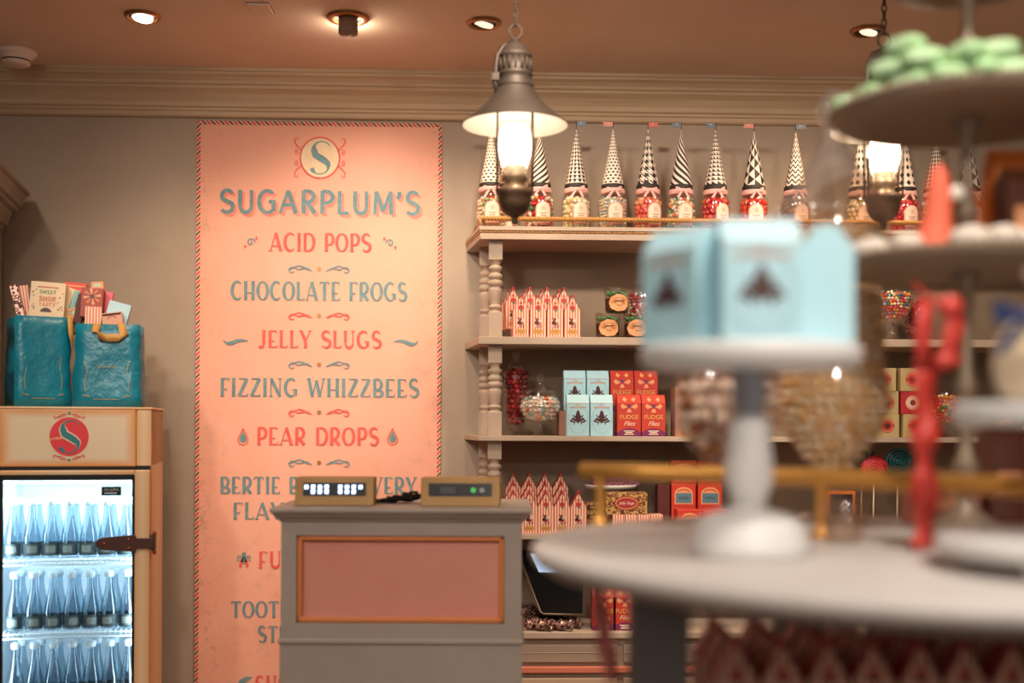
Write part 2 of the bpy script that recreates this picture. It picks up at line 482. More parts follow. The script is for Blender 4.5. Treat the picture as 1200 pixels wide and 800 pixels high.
def stripes_col(t):
    u, v = t.uv()
    s = t.m('FRACT', t.m('ADD', t.m('MULTIPLY', v, 1.0), t.m('MULTIPLY', u, .45)))
    a = t.mix(t.m('LESS_THAN', s, .27), lin('#f0b49a'), lin('#e23c3c'))
    b = t.m('MULTIPLY', t.m('GREATER_THAN', s, .5), t.m('LESS_THAN', s, .77))
    return t.mix(b, a, lin('#4a4a34'))
M_bord = mat('red_and_dark_candy_stripe', '#d04040', .7, build=stripes_col)
tl, tr_, = wp(231, 140, SY), wp(518, 143, SY)
sx0, sx1, sz1, sz0 = tl.x, tr_.x, tl.z - .004, .10
scx, scz = (sx0 + sx1) / 2, 1.45
sign = MB().box(sx0 - scx, sx1 - scx, 0, .006, sz0 - scz, sz1 - scz).obj('painted_sign', M_sign, loc=(scx, SY, scz))
tag(sign, 'tall salmon wall sign listing sweets, framed by a red and dark candy stripe', 'sign')
LAY = [0]
def onwall(p, q):
    return (p - scx, -.0012 - .0004 * LAY[0], q - scz)
bd = MB()
LAY[0] = 1
def border(x0, z0, x1, z1, w):
    L = math.hypot(x1 - x0, z1 - z0); d = Vector((x1 - x0, z1 - z0)) / L; n = Vector((-d.y, d.x)) * w
    P = [(x0, z0), (x1, z1), (x1 + n.x, z1 + n.y), (x0 + n.x, z0 + n.y)]
    bd.quad([onwall(*p) for p in P], 0, [(0, 0), (0, L / .030), (1, L / .030), (1, 0)])
w = .012
border(sx0 + w, sz0, sx0 + w, sz1, w); border(sx1, sz0, sx1, sz1, w)
border(sx0 + w, sz1 - w, sx1 - w, sz1 - w, w); border(sx0 + w, sz0, sx1 - w, sz0, w)
bd.obj('striped_border', M_bord, sign)
def pxrect(x0, x1, y0, y1):
    a = wp(x0, y1, SY); b = wp(x1, y0, SY)
    return a.x, b.x, a.z, b.z
# heading
r = pxrect(257, 492, 225, 249)
LAY[0] = 1
text_strokes(MB(), "SUGARPLUM'S", *r, onwall, k=.18, n=.145, low=.5, serif=False, shift=(.008, -.008)).obj('heading_shadow', M_shadow, sign)
LAY[0] = 3
text_strokes(MB(), "SUGARPLUM'S", *r, onwall, k=.18, n=.145, low=.5, serif=False).obj('heading', M_blue, sign)
LINES = [("ACID POPS", 316, 435, 274, 294, 1), ("CHOCOLATE FROGS", 271, 477, 331, 351, 0), ("JELLY SLUGS", 303, 447, 388, 407, 1),
         ("FIZZING WHIZZBEES", 258, 491, 444, 464, 0), ("PEAR DROPS", 301, 444, 501, 521, 1), ("BERTIE BOTT'S EVERY", 258, 488, 559, 578, 0),
         ("FLAVOUR BEANS", 273, 473, 589, 608, 0), ("FUDGE FLIES", 303, 445, 646, 665, 1), ("TOOTHSPLINTERING", 271, 475, 704, 723, 0),
         ("STRONGMINTS", 302, 446, 733, 752, 0), ("SUGAR QUILLS", 299, 449, 791, 811, 1)]
for tx, a, b, c, d, red in LINES:
    text_strokes(MB(), tx, *pxrect(a, b, c, d), onwall, k=.17, n=.065).obj('lettering', M_red if red else M_blue, sign)
PX = wp(401, 300, SY).x - wp(400, 300, SY).x       # metres per pixel on the sign
def W(px, py):
    p = wp(px, py, SY); return p.x, p.z
def flourish(cxp, cyp, red):
    f = MB(); x, z = W(cxp, cyp)
    for s in (-1, 1):
        pl = lambda p, q: onwall(x + s * p * PX, z + q * PX)
        a = [(8, -2.5), (13, -1), (18, 2), (23, 3.5), (27, 2.5), (31, .5), (34, -1.5)]
        bz = [(8, -2.5), (14, 1), (20, 0), (25, -1), (29, 1.8), (33, 1.6), (35.5, -1), (34, -4), (31, -4.6), (29, -3)]
        f.ribbon2(a, list((.6, 1.3, 1.7, 1.5, 1.3, 1.1, .7)), pl)
        f.ribbon2(bz, list((.6, 1.5, 1.8, 1.4, 1.4, 1.5, 1.6, 1.5, 1.4, .8)), lambda p, q: (lambda r: (r[0], r[1] - 6e-5, r[2]))(pl(p, q)))
    f.obj('flourish', M_red if red else M_blue, sign)
    g = MB(); g.fan(arc(x, z, 2.5 * PX, 2.5 * PX, 0, 345, 23), onwall); g.obj('dot', M_gold, sign)
for y_, rd in ((315, 0), (370, 1), (427, 0), (483, 1), (542, 0), (628, 1), (684, 0), (772, 0)): flourish(374, y_, rd)
# roundel with the letter
x, z = W(375, 185)
LAY[0] = 1
MB().fan(arc(x, z, 22 * PX, 23 * PX, 0, 352, 44), onwall).obj('roundel', M_cream, sign)
LAY[0] = 2
rr = MB(); rr.ribbon2(arc(x, z, 23 * PX, 24 * PX, 0, 360, 48), 1.7 * PX, onwall)
for sx_ in (-1, 1):
    for sz_ in (-1, 1):
        pl = lambda p, q: onwall(x + sx_ * p * PX, z + sz_ * q * PX)
        rr.ribbon2([(21, 7), (23, 11), (27, 14), (29.5, 18), (29, 22.5), (26, 23), (25.5, 20)], [.6, 1.3, 1.5, 1.4, 1.3, 1.2, .6], pl)
        rr.ribbon2(arc(27.5, 5.5, 1.6, 1.6, 0, 330, 10), 1.0, pl); rr.ribbon2([(24, 9), (26.5, 9.5), (29.5, 7.6)], .9, pl)
rr.obj('roundel_scrolls', M_red, sign)
LAY[0] = 3
monogram(MB(), x, z, 40 * PX, onwall, 0, .17).obj('monogram', M_blue, sign)
# little drawings beside the lines
def icon(name, mats, fn, px, py, s=1, flip=1):
    mb = MB(); x, z = W(px, py)
    fn(mb, lambda p, q: onwall(x + flip * p * PX, z + q * PX)); mb.obj(name, mats, sign)
def lolly(mb, pl):
    mb.ribbon2([(math.cos(t * .35) * (5 - t * .2), math.sin(t * .35) * (5 - t * .2)) for t in range(24)], 1.6, pl, 0)
    for s in (-1, 1):
        mb.fan([(4.5 * s, 4 * s), (8 * s, 3.0 * s), (7 * s, 8 * s)], pl, 1)
icon('sweet_drawing', [M_blue, M_red], lolly, 294, 284); icon('sweet_drawing', [M_blue, M_red], lolly, 457, 285, flip=-1)
def slug(mb, pl):
    mb.ribbon2([(-14, -.5), (-9, -2.5), (-4, -1.5), (1, 1), (7, 1.6), (14, .8)], [1.2, 4, 4.6, 4, 3, .6], pl, 0)
    mb.ribbon2([(-13, -.5), (-15, 1.5)], 1.1, pl, 0)
icon('slug_drawing', [M_blue], slug, 277, 400); icon('slug_drawing', [M_blue], slug, 475, 401, flip=-1)
def drop(mb, pl):
    def tear(s): return [(0, 10 * s)] + [(5.8 * s * math.cos(R(a)), -3 * s + 5.8 * s * math.sin(R(a))) for a in range(150, 395, 15)][::1]
    o = tear(1.0); mb.ribbon2(o + [o[0]], 1.2, pl, 1)
    mb.fan(tear(.68), pl, 0)
icon('pear_drop_drawing', [M_blue, M_red], drop, 285, 512); icon('pear_drop_drawing', [M_blue, M_red], drop, 460, 512)
def fly(mb, pl):
    mb.fan(arc(0, 6, 2.6, 3.4, 0, 345, 14), pl, 0); mb.fan(arc(0, 0, 2.6, 4, 0, 345, 14), pl, 0)
    for s in (-1, 1):
        mb.fan([(s * .6, 3)] + [(s * a, b) for a, b in ((3.6, 0), (5.6, -5), (5, -8.5), (3, -8), (1.4, -4))], pl, 1)
        for y0 in (3, 1, -2): mb.ribbon2([(s * 2, y0), (s * 6, y0 + 2.5), (s * 8, y0 + .5)], .9, pl, 0)
icon('fly_drawing', [M_blue, M_red], fly, 286, 656); icon('fly_drawing', [M_blue, M_red], fly, 462, 656)
def quill(mb, pl):
    mb.ribbon2([(-9, -12), (-6, -5), (-2, 1), (4, 5), (11, 7)], [.6, 3, 6.5, 5.5, .5], pl, 0)
icon('quill_drawing', [M_blue], quill, 285, 800); icon('quill_drawing', [M_blue], quill, 462, 800, flip=-1)

# ------------------------------------------------------------------ ceiling fittings
M_ring = mat('bronze_ring', '#a9713f', .35, .7)
M_lampface = mat('lit_lamp_face', '#ffffff', .4, emit='#fff2e0', estr=14)
M_lampdim = mat('dim_lamp_face', '#ffffff', .4, emit='#ffe9cc', estr=.8)
M_dark = mat('dark_cavity', '#2b1a10', .8)
M_white_pl = mat('ivory_plastic', '#e6cfc0', .5)
def downlight(px, py, face, tilt, label, loc=None):
    p = loc or cp(px, py)
    o = MB().lathe([(.052, -.001), (.050, -.006), (.046, -.010), (.040, -.009), (.037, -.002)], 32, caps=False).obj('recessed_downlight', M_ring, loc=(p.x, p.y, CEIL))
    tag(o, label, 'ceiling light', 'downlights in the ceiling')
    MB().lathe([(.0385, -.0005), (.036, -.006)], 28, caps=True).obj('lamp_cup', M_dark, o)
    d = MB().lathe([(.001, -.012), (.025, -.012), (.029, -.0085), (.029, -.002), (.001, -.002)], 24).obj('lamp', face, o)
    d.rotation_euler = (R(tilt[0]), R(tilt[1]), 0)
    return o
downlight(167, 18, M_lampface, (-7, 8), 'brightly lit bronze downlight in the ceiling above the striped sign\'s upper left corner')
downlight(567, 26, M_lampdim, (10, 14), 'bronze downlight in the ceiling just left of the lantern chain over the pay counter')
downlight(1017, 35, M_lampdim, (10, 14), 'bronze downlight in the ceiling beside the lantern chain over the round table')
p = DOWN[(408, 20)]
o = MB().lathe([(.062, -.001), (.060, -.006), (.056, -.009), (.046, -.010), (.040, -.006)], 36, caps=False).obj('recessed_downlight', M_ring, loc=(p.x, p.y, CEIL))
tag(o, 'ceiling downlight with a dull drum hanging from its ring, glowing over the wall list', 'ceiling light')
MB().lathe([(.002, -.055), (.003, -.052), (.026, -.050), (.028, -.046), (.028, -.004), (.02, -.001)], 28).obj('drum', mat('dull_bronze', '#8f705c', .75), o)
pl_ = bpy.data.lights.new('drum_glow', 'POINT'); pl_.energy = .8; pl_.color = (1, .82, .62); pl_.shadow_soft_size = .02
q = bpy.data.objects.new('drum_glow', pl_); COL.objects.link(q); q.location = (p.x, p.y + .05, CEIL - .03)
p = cp(305, 9)
o = MB().box(-.030, .030, -.040, .040, -.006, 0).obj('access_hatch', M_ceil, loc=(p.x, p.y, CEIL), rz=YAW, bevel=.001)
tag(o, 'small square flush hatch in the ceiling above the sign', 'hatch')
MB().box(-.033, .033, -.043, .043, -.002, .0).obj('hatch_frame', mat('hatch_gap', '#8c6c58', .8), o)
p = cp(19, 60)
o = MB().lathe([(.062, 0), (.062, -.010), (.056, -.016), (.046, -.022), (.043, -.038), (.038, -.044), (.03, -.046), (.001, -.046)], 36).obj('smoke_detector', M_white_pl, loc=(p.x, p.y, CEIL))
tag(o, 'round ivory smoke detector on the ceiling above the drinks fridge', 'smoke detector')
MB().lathe([(.0446, -.030), (.0448, -.034)], 36, caps=False).obj('vent_slot', M_dark, o)

# ------------------------------------------------------------------ pendant lanterns
M_iron = mat('dark_iron', '#3a2e26', .5, .5)
M_tin = mat('aged_tin', '#43382f', .55, .4, bump=(40, .2, .001))
M_tin_in = mat('white_enamel', '#d6cfc4', .5)
M_bronze = mat('dark_bronze', '#6a5340', .45, .55)
M_chim = glass('lamp_glass', '#fff6ea', .12)
M_bulb = mat('glowing_bulb', '#ffffff', .4, emit='#fff0dc', estr=13)
M_mottle = two_tone('silvered_glass', '#c8b49c', '#8a755f', 60, .3, .7, .3, metal=.35)
def lantern(loc, label, drop):
    o = empty('pendant_lantern', loc)
    tag(o, label, 'pendant lamp', 'lantern pendants')
    MB().lathe([(.131, .731), (.128, .735), (.09, .766), (.06, .795), (.044, .824)], 48, caps=False).obj('shade', M_tin, o)
    MB().lathe([(.1295, .7305), (.1265, .7325), (.088, .763), (.058, .792), (.043, .815)], 48, caps=False).obj('shade_lining', M_tin_in, o)
    n = MB().lathe([(.045, .82), (.046, .83), (.042, .834), (.04, .85), (.043, .853), (.043, .858), (.039, .862), (.038, .895), (.042, .898), (.042, .904), (.036, .908), (.03, .922), (.016, .933), (.008, .936), (.008, .945)], 32)
    for k in range(16):
        a = 2 * math.pi * k / 16
        n.tube([(.0395 * math.cos(a), .0395 * math.sin(a), .864), (.0395 * math.cos(a), .0395 * math.sin(a), .894)], .003, 6)
    n.obj('neck', M_tin, o)
    MB().tube([(-.044, -.02, .80), (-.05, -.02, .83), (-.048, -.018, .87), (-.044, -.012, .90), (-.03, -.006, .925), (-.008, 0, .936)], .006, 8).box(-.058, -.040, -.03, -.012, .835, .852).obj('hose_arm', M_iron, o)
    MB().tube([(.016 * math.cos(R(a)), 0, .962 + .017 * math.sin(R(a))) for a in range(0, 360, 24)], .003, 6, closed=True).obj('ring', M_iron, o)
    ch = MB(); z = .975; k = 0
    while z < drop:
        pts = []
        for a in range(0, 360, 30):
            cx_, cz_ = .0055 * math.cos(R(a)), z + .011 + .0115 * math.sin(R(a))
            pts.append((cx_, 0, cz_) if k % 2 else (0, cx_, cz_))
        ch.tube(pts, .0022, 5, closed=True); z += .0185; k += 1
    ch.lathe([(.045, drop), (.045, drop - .012), (.03, drop - .025), (.008, drop - .03)], 24)
    ch.obj('chain', M_iron, o)
    MB().lathe([(.039, .735), (.040, .72), (.046, .69), (.047, .675), (.042, .645), (.039, .62), (.039, .572)], 36, caps=False).obj('chimney', M_chim, o)
    MB().lathe([(.012, .735), (.034, .728), (.039, .70), (.040, .675), (.036, .65), (.026, .636), (.001, .634)], 24).obj('bulb', M_bulb, o)
    MB().lathe([(.02, .634), (.026, .63), (.027, .612), (.033, .606), (.033, .596), (.025, .59), (.03, .578), (.034, .57)], 28).obj('burner', M_mottle, o)
    MB().lathe([(.043, .574), (.046, .57), (.046, .562), (.042, .556), (.040, .54), (.034, .522), (.022, .51), (.01, .506), (.007, .498), (.009, .494), (.004, .488), (.001, .487)], 32).obj('fuel_cup', M_bronze, o)
    rd = MB()
    for a in (20, 160, 200, 340):
        x_, y_ = .046 * math.cos(R(a)), .046 * math.sin(R(a))
        rd.tube([(x_, y_, .566), (x_, y_, .80)], .0028, 6)
    rd.obj('cage_rods', M_tin, o)
    l = bpy.data.lights.new('lantern_light', 'POINT'); l.energy = .45; l.color = (1, .86, .70); l.shadow_soft_size = .03
    q = bpy.data.objects.new('lantern_light', l); COL.objects.link(q); q.location = (loc[0], loc[1], loc[2] + .60)
    q.location.z = loc[2] + .68
    return o
pA = cw(0.004, 2.9); lantern((pA.x, pA.y, 1.25), 'tin lantern pendant hanging clear over the pay counter, shade fully in view', CEIL - 1.25)
pB = cw((1034 - 600) / F * 2.95, 2.95); lantern((pB.x, pB.y, 1.25), 'tin lantern pendant half hidden behind the tiered sweet stand', CEIL - 1.25)

# ------------------------------------------------------------------ tall unit beyond the fridge: only the end of its crown shows
AX = R(-12) + YAW      # turned like the fridge
M_grey = mat('grey_furniture_paint', '#8e8173', .55, build=lambda t: t.ramp(t.noise(5, 5, .6), [(.3, lin('#8a7d70')), (.7, lin('#978a7b'))]))
c0 = wp(35, 226, 3.93)
u = empty('tall_display_cabinet', (c0.x, c0.y, 0), math.atan2(math.sin(R(11)), math.cos(R(11))))
tag(u, 'tall grey cabinet beside the fridge, only the moulded end of its crown in view', 'cabinet')
zt = c0.z
cr = [(0, zt), (0, zt - .010), (-.010, zt - .014), (-.022, zt - .040), (-.022, zt - .050), (-.034, zt - .053), (-.036, zt - .064), (-.052, zt - .068), (-.066, zt - .105), (-.066, zt - .112), (-.080, zt - .115), (-.08, zt - .13)]
MB().prism(cr + [(-.7, zt - .13), (-.7, zt)], -.55, 0, 'y').obj('crown_moulding', M_grey, u)
b = MB().box(-.68, -.085, -.5, -.01, 0, zt - .13); b.obj('carcass', M_grey, u)
# ------------------------------------------------------------------ wall shelving
FY = 3.70
M_shelf = two_tone('antiqued_beige_paint', '#b09a86', '#c2ab96', 7, .3, .7, .55)
M_rope = mat('gilt_rope', '#c08c4e', .4, .35)
SH = {}
for k, (yt, yb) in {'top': (266, 281), 'upper': (395, 404), 'middle': (511, 517), 'lower': (626, 632), 'bottom': (739, 747)}.items():
    SH[k] = (wp(700, yt, FY).z, wp(700, yb, FY).z)
X0F, X0B, X1 = wp(561, 400, FY).x, wp(545, 400, WALL_Y).x, 2.2
unit = empty('sweet_shelving', ((X0F + X1) / 2, FY + .15, 0))
tag(unit, 'beige wall shelving with turned posts, five tiers holding sweets behind the pay counter', 'shelving')
UX, UY = (X0F + X1) / 2, FY + .15
def loc_(x, y, z): return (x - UX, y - UY, z)
def shelf_board(name, z0, z1, over=0):
    o = [(X0F - UX - over, FY - UY), (X1 - UX, FY - UY), (X1 - UX, WALL_Y - UY), (X0B - UX, WALL_Y - UY), (X0B - UX, WALL_Y - UY - .01)]
    return MB().prism(o, z0, z1, 'z').obj(name, M_shelf, unit, bevel=.002)
zt1, zt0 = SH['top']
tb = MB()
def plan(off): return [(X0F - UX - off, FY - UY - off), (X1 - UX, FY - UY - off), (X1 - UX, WALL_Y - UY), (X0B - UX - off, WALL_Y - UY)]
tb.prism(plan(0), zt1 - .012, zt1, 'z'); tb.prism(plan(-.008), zt1 - .022, zt1 - .012, 'z'); tb.prism(plan(-.004), zt1 - .040, zt1 - .022, 'z')
top = tb.obj('crown_shelf', M_shelf, unit)
bd = MB()
x = X0F - UX + .006
while x < X1 - UX:
    bd.ball((x, FY - UY + .006, zt1 - .017), .0046, seg=8, rings=4); x += .0088
n_ = 30
for k in range(n_):
    t_ = k / n_
    bd.ball((X0F - UX + .004 + (X0B - X0F) * t_, FY - UY + .006 + (.3) * t_, zt1 - .017), .0046, seg=8, rings=4)
bd.obj('bead_trim', mat('gilded_bead', '#c9975f', .4, .3), top)
for k in ('upper', 'middle', 'lower'):
    shelf_board('shelf', SH[k][1], SH[k][0])
_o = ['bottom', 'lower', 'middle', 'upper', 'top']
M_backshade = two_tone('taupe_back_shade', '#8f7a66', '#9c8670', 5, .3, .7, .75)  # shade inside the shelving, put into the colour of added boards
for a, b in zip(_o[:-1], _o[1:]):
    MB().box(wp(572, 450, WALL_Y).x - UX, X1 - UX, WALL_Y - UY - .010, WALL_Y - UY - .002, SH[a][0], SH[b][1] if b != 'top' else zt1 - .040).obj('back_shade_board', M_backshade, unit)  # added boards, darker than the wall to deepen the shade behind the sweets
def turned(x, y, z0, z1, name='turned_post'):
    H = z1 - z0; h = .022
    m = MB()
    m.box(x - h, x + h, y - h, y + h, z0, z0 + .26 * H)
    m.box(x - h, x + h, y - h, y + h, z1 - .20 * H, z1)
    P = [(.022, .26), (.014, .285), (.021, .31), (.021, .325), (.015, .34), (.019, .40), (.022, .46), (.0225, .50), (.016, .525), (.023, .545), (.0245, .565), (.023, .585), (.016, .60), (.021, .615), (.023, .635), (.021, .655), (.014, .675), (.0205, .70), (.0225, .72), (.0205, .735), (.014, .75), (.017, .78), (.022, .80)]
    m.lathe([(r, z0 + t * H) for r, t in P], 24, (x, y, 0), caps=False)
    return m.obj(name, M_shelf, unit, bevel=.0015)
order = ['bottom', 'lower', 'middle', 'upper', 'top']
for a, b in zip(order[:-1], order[1:]):
    z0, z1 = SH[a][0], (SH[b][1] if b != 'top' else zt1 - .040)
    for px, y in ((580, FY + .055), (569, FY + .20)):
        turned(wp(px, 450, y).x - UX, y - UY, z0, z1)
    turned(X1 - UX - .06, FY + .055 - UY, z0, z1)
# rope rail on the crown shelf
zr = wp(700, 256.5, FY).z
m = MB(); n_ = 900
xs, xe = wp(563, 257, FY).x - UX, X1 - UX
for s in range(3):
    pts = []
    for i in range(n_ + 1):
        t_ = i / n_; a = 2 * math.pi * (t_ * 66 + s / 3)
        pts.append((xs + (xe - xs) * t_, FY + .012 - UY + .0042 * math.cos(a), zr + .0042 * math.sin(a)))
    m.tube(pts, .0042, 6)
m.obj('rope_rail', M_rope, unit)
m = MB()
m.tube([(xs, FY + .012 - UY, zr), (xs - .016, FY + .29 - UY, zr)], .008, 8)
m.tube([(xs, FY + .012 - UY, zr), (xs, FY + .012 - UY, zt1)], .006, 8)
m.tube([(xe - .01, FY + .012 - UY, zr), (xe - .01, FY + .012 - UY, zt1)], .006, 8)
m.obj('rail_end', mat('wood_rail', '#a97c50', .5), unit)

LIFT = .0006
# low cabinet under the shelving
zb1, zb0 = SH['bottom']
M_cab = mat('cabinet_cream_paint', '#a48d78', .5)
cab = empty('base_cabinet', (UX, UY, 0))
tag(cab, 'low beige cabinet with a pink band standing under the wall shelving', 'cabinet')
MB().box(X0F - UX - .01, X1 - UX, FY - UY - .02, .145, zb0, zb1).obj('worktop', M_shelf, cab, bevel=.003)
MB().box(X0F - UX, X1 - UX, FY - UY, .125, 0, zb0).obj('carcass', M_cab, cab)
z1 = zb0
xx = X0F - UX + .02
while xx < X1 - UX - .3:
    d = MB().box(xx, xx + .42, FY - UY - .012, FY - UY, zb0 - .075, zb0 - .02).box(xx, xx + .42, FY - UY - .014, FY - UY, zb0 - .047, zb0 - .044).obj('drawer', M_cab, cab, bevel=.002)
    MB().box(xx, xx + .42, FY - UY - .010, FY - UY, zb0 - .36, zb0 - .125).obj('door', mat('cabinet_door_cream', '#c9a98c', .5), cab, bevel=.003)
    xx += .44
MB().box(X0F - UX - .005, X1 - UX, FY - UY - .018, FY - UY, zb0 - .108, zb0 - .088).obj('pink_band', mat('coral_band', '#d4785c', .5), cab, bevel=.003)
# ------------------------------------------------------------------ sweets and packaging: makers
M_jar = glass('jar_glass', '#ffffff', .20)
M_pink = mat('pink_ribbon', '#f0b4aa', .5)
M_black = mat('black_card', '#2a2320', .6)
M_label = mat('cream_label', '#ecccb4', .6)
M_labelb = mat('label_pink_rim', '#e68d7f', .6)
M_ink = mat('label_ink', '#94796a', .6)
HB, HW = lin('#241c1a'), lin('#efdccb')
def hat(name, fn):
    return mat('hat_' + name, '#888888', .55, build=lambda t: t.mix(fn(t, *t.uv()), HW, HB))
def cell(t, u, v, n, k): return t.m('FRACT', t.m('MULTIPLY', u, n)), t.m('FRACT', t.m('MULTIPLY', v, k))
def f_dots(t, u, v):
    k = 17
    row = t.m('MULTIPLY', t.m('MODULO', t.m('FLOOR', t.m('MULTIPLY', v, k)), 2), .5)
    a = t.m('SUBTRACT', t.m('FRACT', t.m('ADD', t.m('MULTIPLY', u, 12), row)), .5); b = t.m('SUBTRACT', t.m('FRACT', t.m('MULTIPLY', v, k)), .5)
    return t.m('LESS_THAN', t.m('ADD', t.m('MULTIPLY', a, a), t.m('MULTIPLY', b, b)), .085)
def f_swirl(s, n, k):
    return lambda t, u, v: t.m('LESS_THAN', t.m('FRACT', t.m('ADD', t.m('MULTIPLY', u, n * s), t.m('MULTIPLY', v, k))), .5)
def f_tri(t, u, v):
    a, b = cell(t, u, v, 13, 14)
    return t.m('LESS_THAN', t.m('MULTIPLY', t.m('ABSOLUTE', t.m('SUBTRACT', a, .5)), 2.1), b)
def f_zig(t, u, v):
    z = t.m('MULTIPLY', t.m('ABSOLUTE', t.m('SUBTRACT', t.m('FRACT', t.m('MULTIPLY', u, 9)), .5)), 1.5)
    return t.m('LESS_THAN', t.m('FRACT', t.m('ADD', t.m('MULTIPLY', v, 11), z)), .42)
def f_hound(t, u, v):
    a, b = cell(t, t.m('ADD', u, t.m('MULTIPLY', v, .0)), v, 7, 8)
    s = t.m('FRACT', t.m('ADD', t.m('MULTIPLY', u, 14), t.m('MULTIPLY', v, 16)))
    x = t.m('LESS_THAN', a, .5); y = t.m('LESS_THAN', b, .5)
    both = t.m('MULTIPLY', x, y); one = t.m('ABSOLUTE', t.m('SUBTRACT', x, y))
    return t.m('MAXIMUM', both, t.m('MULTIPLY', one, t.m('LESS_THAN', s, .45)))
def f_half(t, u, v):
    a, b = cell(t, u, v, 11, 13)
    return t.m('MAXIMUM', t.m('LESS_THAN', t.m('ADD', a, b), .85), t.m('LESS_THAN', b, .14))
def f_pin(t, u, v):
    a, b = cell(t, u, v, 9, 10)
    px = t.m('MODULO', t.m('FLOOR', t.m('MULTIPLY', u, 9)), 2); py = t.m('MODULO', t.m('FLOOR', t.m('MULTIPLY', v, 10)), 2)
    par = t.m('ABSOLUTE', t.m('SUBTRACT', px, py))
    d1 = t.m('LESS_THAN', a, b); d2 = t.m('LESS_THAN', t.m('ADD', a, b), 1.0)
    return t.m('ADD', t.m('MULTIPLY', par, d1), t.m('MULTIPLY', t.m('SUBTRACT', 1, par), d2))
def f_dia(t, u, v):
    a, b = cell(t, u, v, 9, 7)
    return t.m('LESS_THAN', t.m('ADD', t.m('ABSOLUTE', t.m('SUBTRACT', a, .5)), t.m('ABSOLUTE', t.m('SUBTRACT', b, .5))), .36)
HATS = {'dots': f_dots, 'stripes': f_swirl(-1, 8, 10), 'swirl': f_swirl(1, 7, 8), 'triangles': f_tri, 'zigzag': f_zig, 'houndstooth': f_hound, 'half squares': f_half, 'pinwheels': f_pin, 'diamonds': f_dia}
CANDY = {}
def candy(h, i=0):
    return mat('boiled_sweet_' + h.strip('#'), h, .25, coat=.3)
def sweets(mb, R_, z0, z1, r, npal, kind='ball', rnd=None, prof=None, top=True):
    """sweets packed against the wall of a round jar of radius R_ (or prof(z)), heaped at the top"""
    rnd = rnd or random.Random(1)
    z = z0 + r * (.8 if kind == 'ball' else 1.3); k = 0
    def put(x, y, z):
        m = rnd.randrange(npal)
        sc = (1, 1, 1) if kind == 'ball' else (1.35, .72, .72) if kind == 'bean' else (1.0, 1.0, .62)
        q = None
        if kind != 'ball':
            q = Matrix.Rotation(rnd.uniform(0, 6.3), 3, 'Z') @ Matrix.Rotation(rnd.uniform(-1, 1), 3, 'Y') @ Matrix.Rotation(rnd.uniform(-1, 1), 3, 'X')
        mb.ball((x, y, z), r * rnd.uniform(.9, 1.06), sc, 8, 5, m, q)
    while z < z1:
        rr = (R_ if prof is None else prof(z)) - r * 1.02
        if rr > r * .3:
            n = max(3, int(2 * math.pi * rr / (r * 1.9)))
            off = (k % 2) * .5
            for i in range(n):
                a = 2 * math.pi * (i + off + rnd.uniform(-.12, .12)) / n
                put(rr * math.cos(a), rr * math.sin(a), z + rnd.uniform(-.26, .26) * r)
        z += r * 1.68; k += 1
    if top:
        rr = (R_ if prof is None else prof(z1)) - 2.2 * r
        while rr > 0:
            n = max(1, int(2 * math.pi * rr / (r * 1.95)))
            for i in range(n):
                a = 2 * math.pi * i / n + rnd.uniform(-.2, .2)
                put(rr * math.cos(a), rr * math.sin(a), z1 + r * .25 + rnd.uniform(-.3, .3) * r)
            rr -= 1.9 * r
    return mb
def patch(mb, rows, Rr, m=0, a0=0):
    """a sheet wrapped on a cylinder facing -y; rows = [(z, half width)]"""
    n = 8; b = len(mb.v)
    for z, hw in rows:
        for i in range(n + 1):
            a = R(-90) + a0 + (hw * (2 * i / n - 1)) / Rr
            mb.v.append((Rr * math.cos(a), Rr * math.sin(a), z))
    for j in range(len(rows) - 1):
        for i in range(n):
            mb.face((b + j * (n + 1) + i, b + j * (n + 1) + i + 1, b + (j + 1) * (n + 1) + i + 1, b + (j + 1) * (n + 1) + i), m, True)
    return mb
def arch_rows(w, z0, z1, n=9):
    zc = z1 - w
    out = [(z0, w * .86), (z0 + .006, w)]
    out += [(zc + w * math.sin(R(a)), w * math.cos(R(a)) + .0005) for a in [90 * i / n for i in range(n + 1)]]
    return out
def on_cyl(Rr, a0=0): return lambda p, q: (Rr * math.cos(R(-90) + a0 + p / Rr), Rr * math.sin(R(-90) + a0 + p / Rr), q)
def bow(mb, y, z, s, m=0, tilt=0):
    def loop(sg):
        L, Rr = [], []
        for t_, wz in ((0, .12), (.3, .32), (.65, .55), (1.0, .60)):
            L.append((sg * s * t_, y - s * .35 * math.sin(math.pi * min(t_ + .15, 1)), z + s * (wz * .55 + .18 * t_ + tilt * sg * t_))); Rr.append((sg * s * t_, y - s * .30 * math.sin(math.pi * min(t_ + .15, 1)), z + s * (-wz * .45 + .18 * t_ + tilt * sg * t_)))
        mb.strip(L, Rr, m)
        mb.strip([(sg * s * .05, y - s * .2, z), (sg * s * .3, y - s * .3, z - s * .45), (sg * s * .55, y - s * .12, z - s * .95)], [(sg * s * .22, y - s * .2, z), (sg * s * .55, y - s * .28, z - s * .35), (sg * s * .9, y - s * .12, z - s * .8)], m)
    loop(1); loop(-1)
    mb.ball((0, y - s * .3, z), s * .2, (1, .7, 1), 8, 6, m)
HATCOUNT = 0
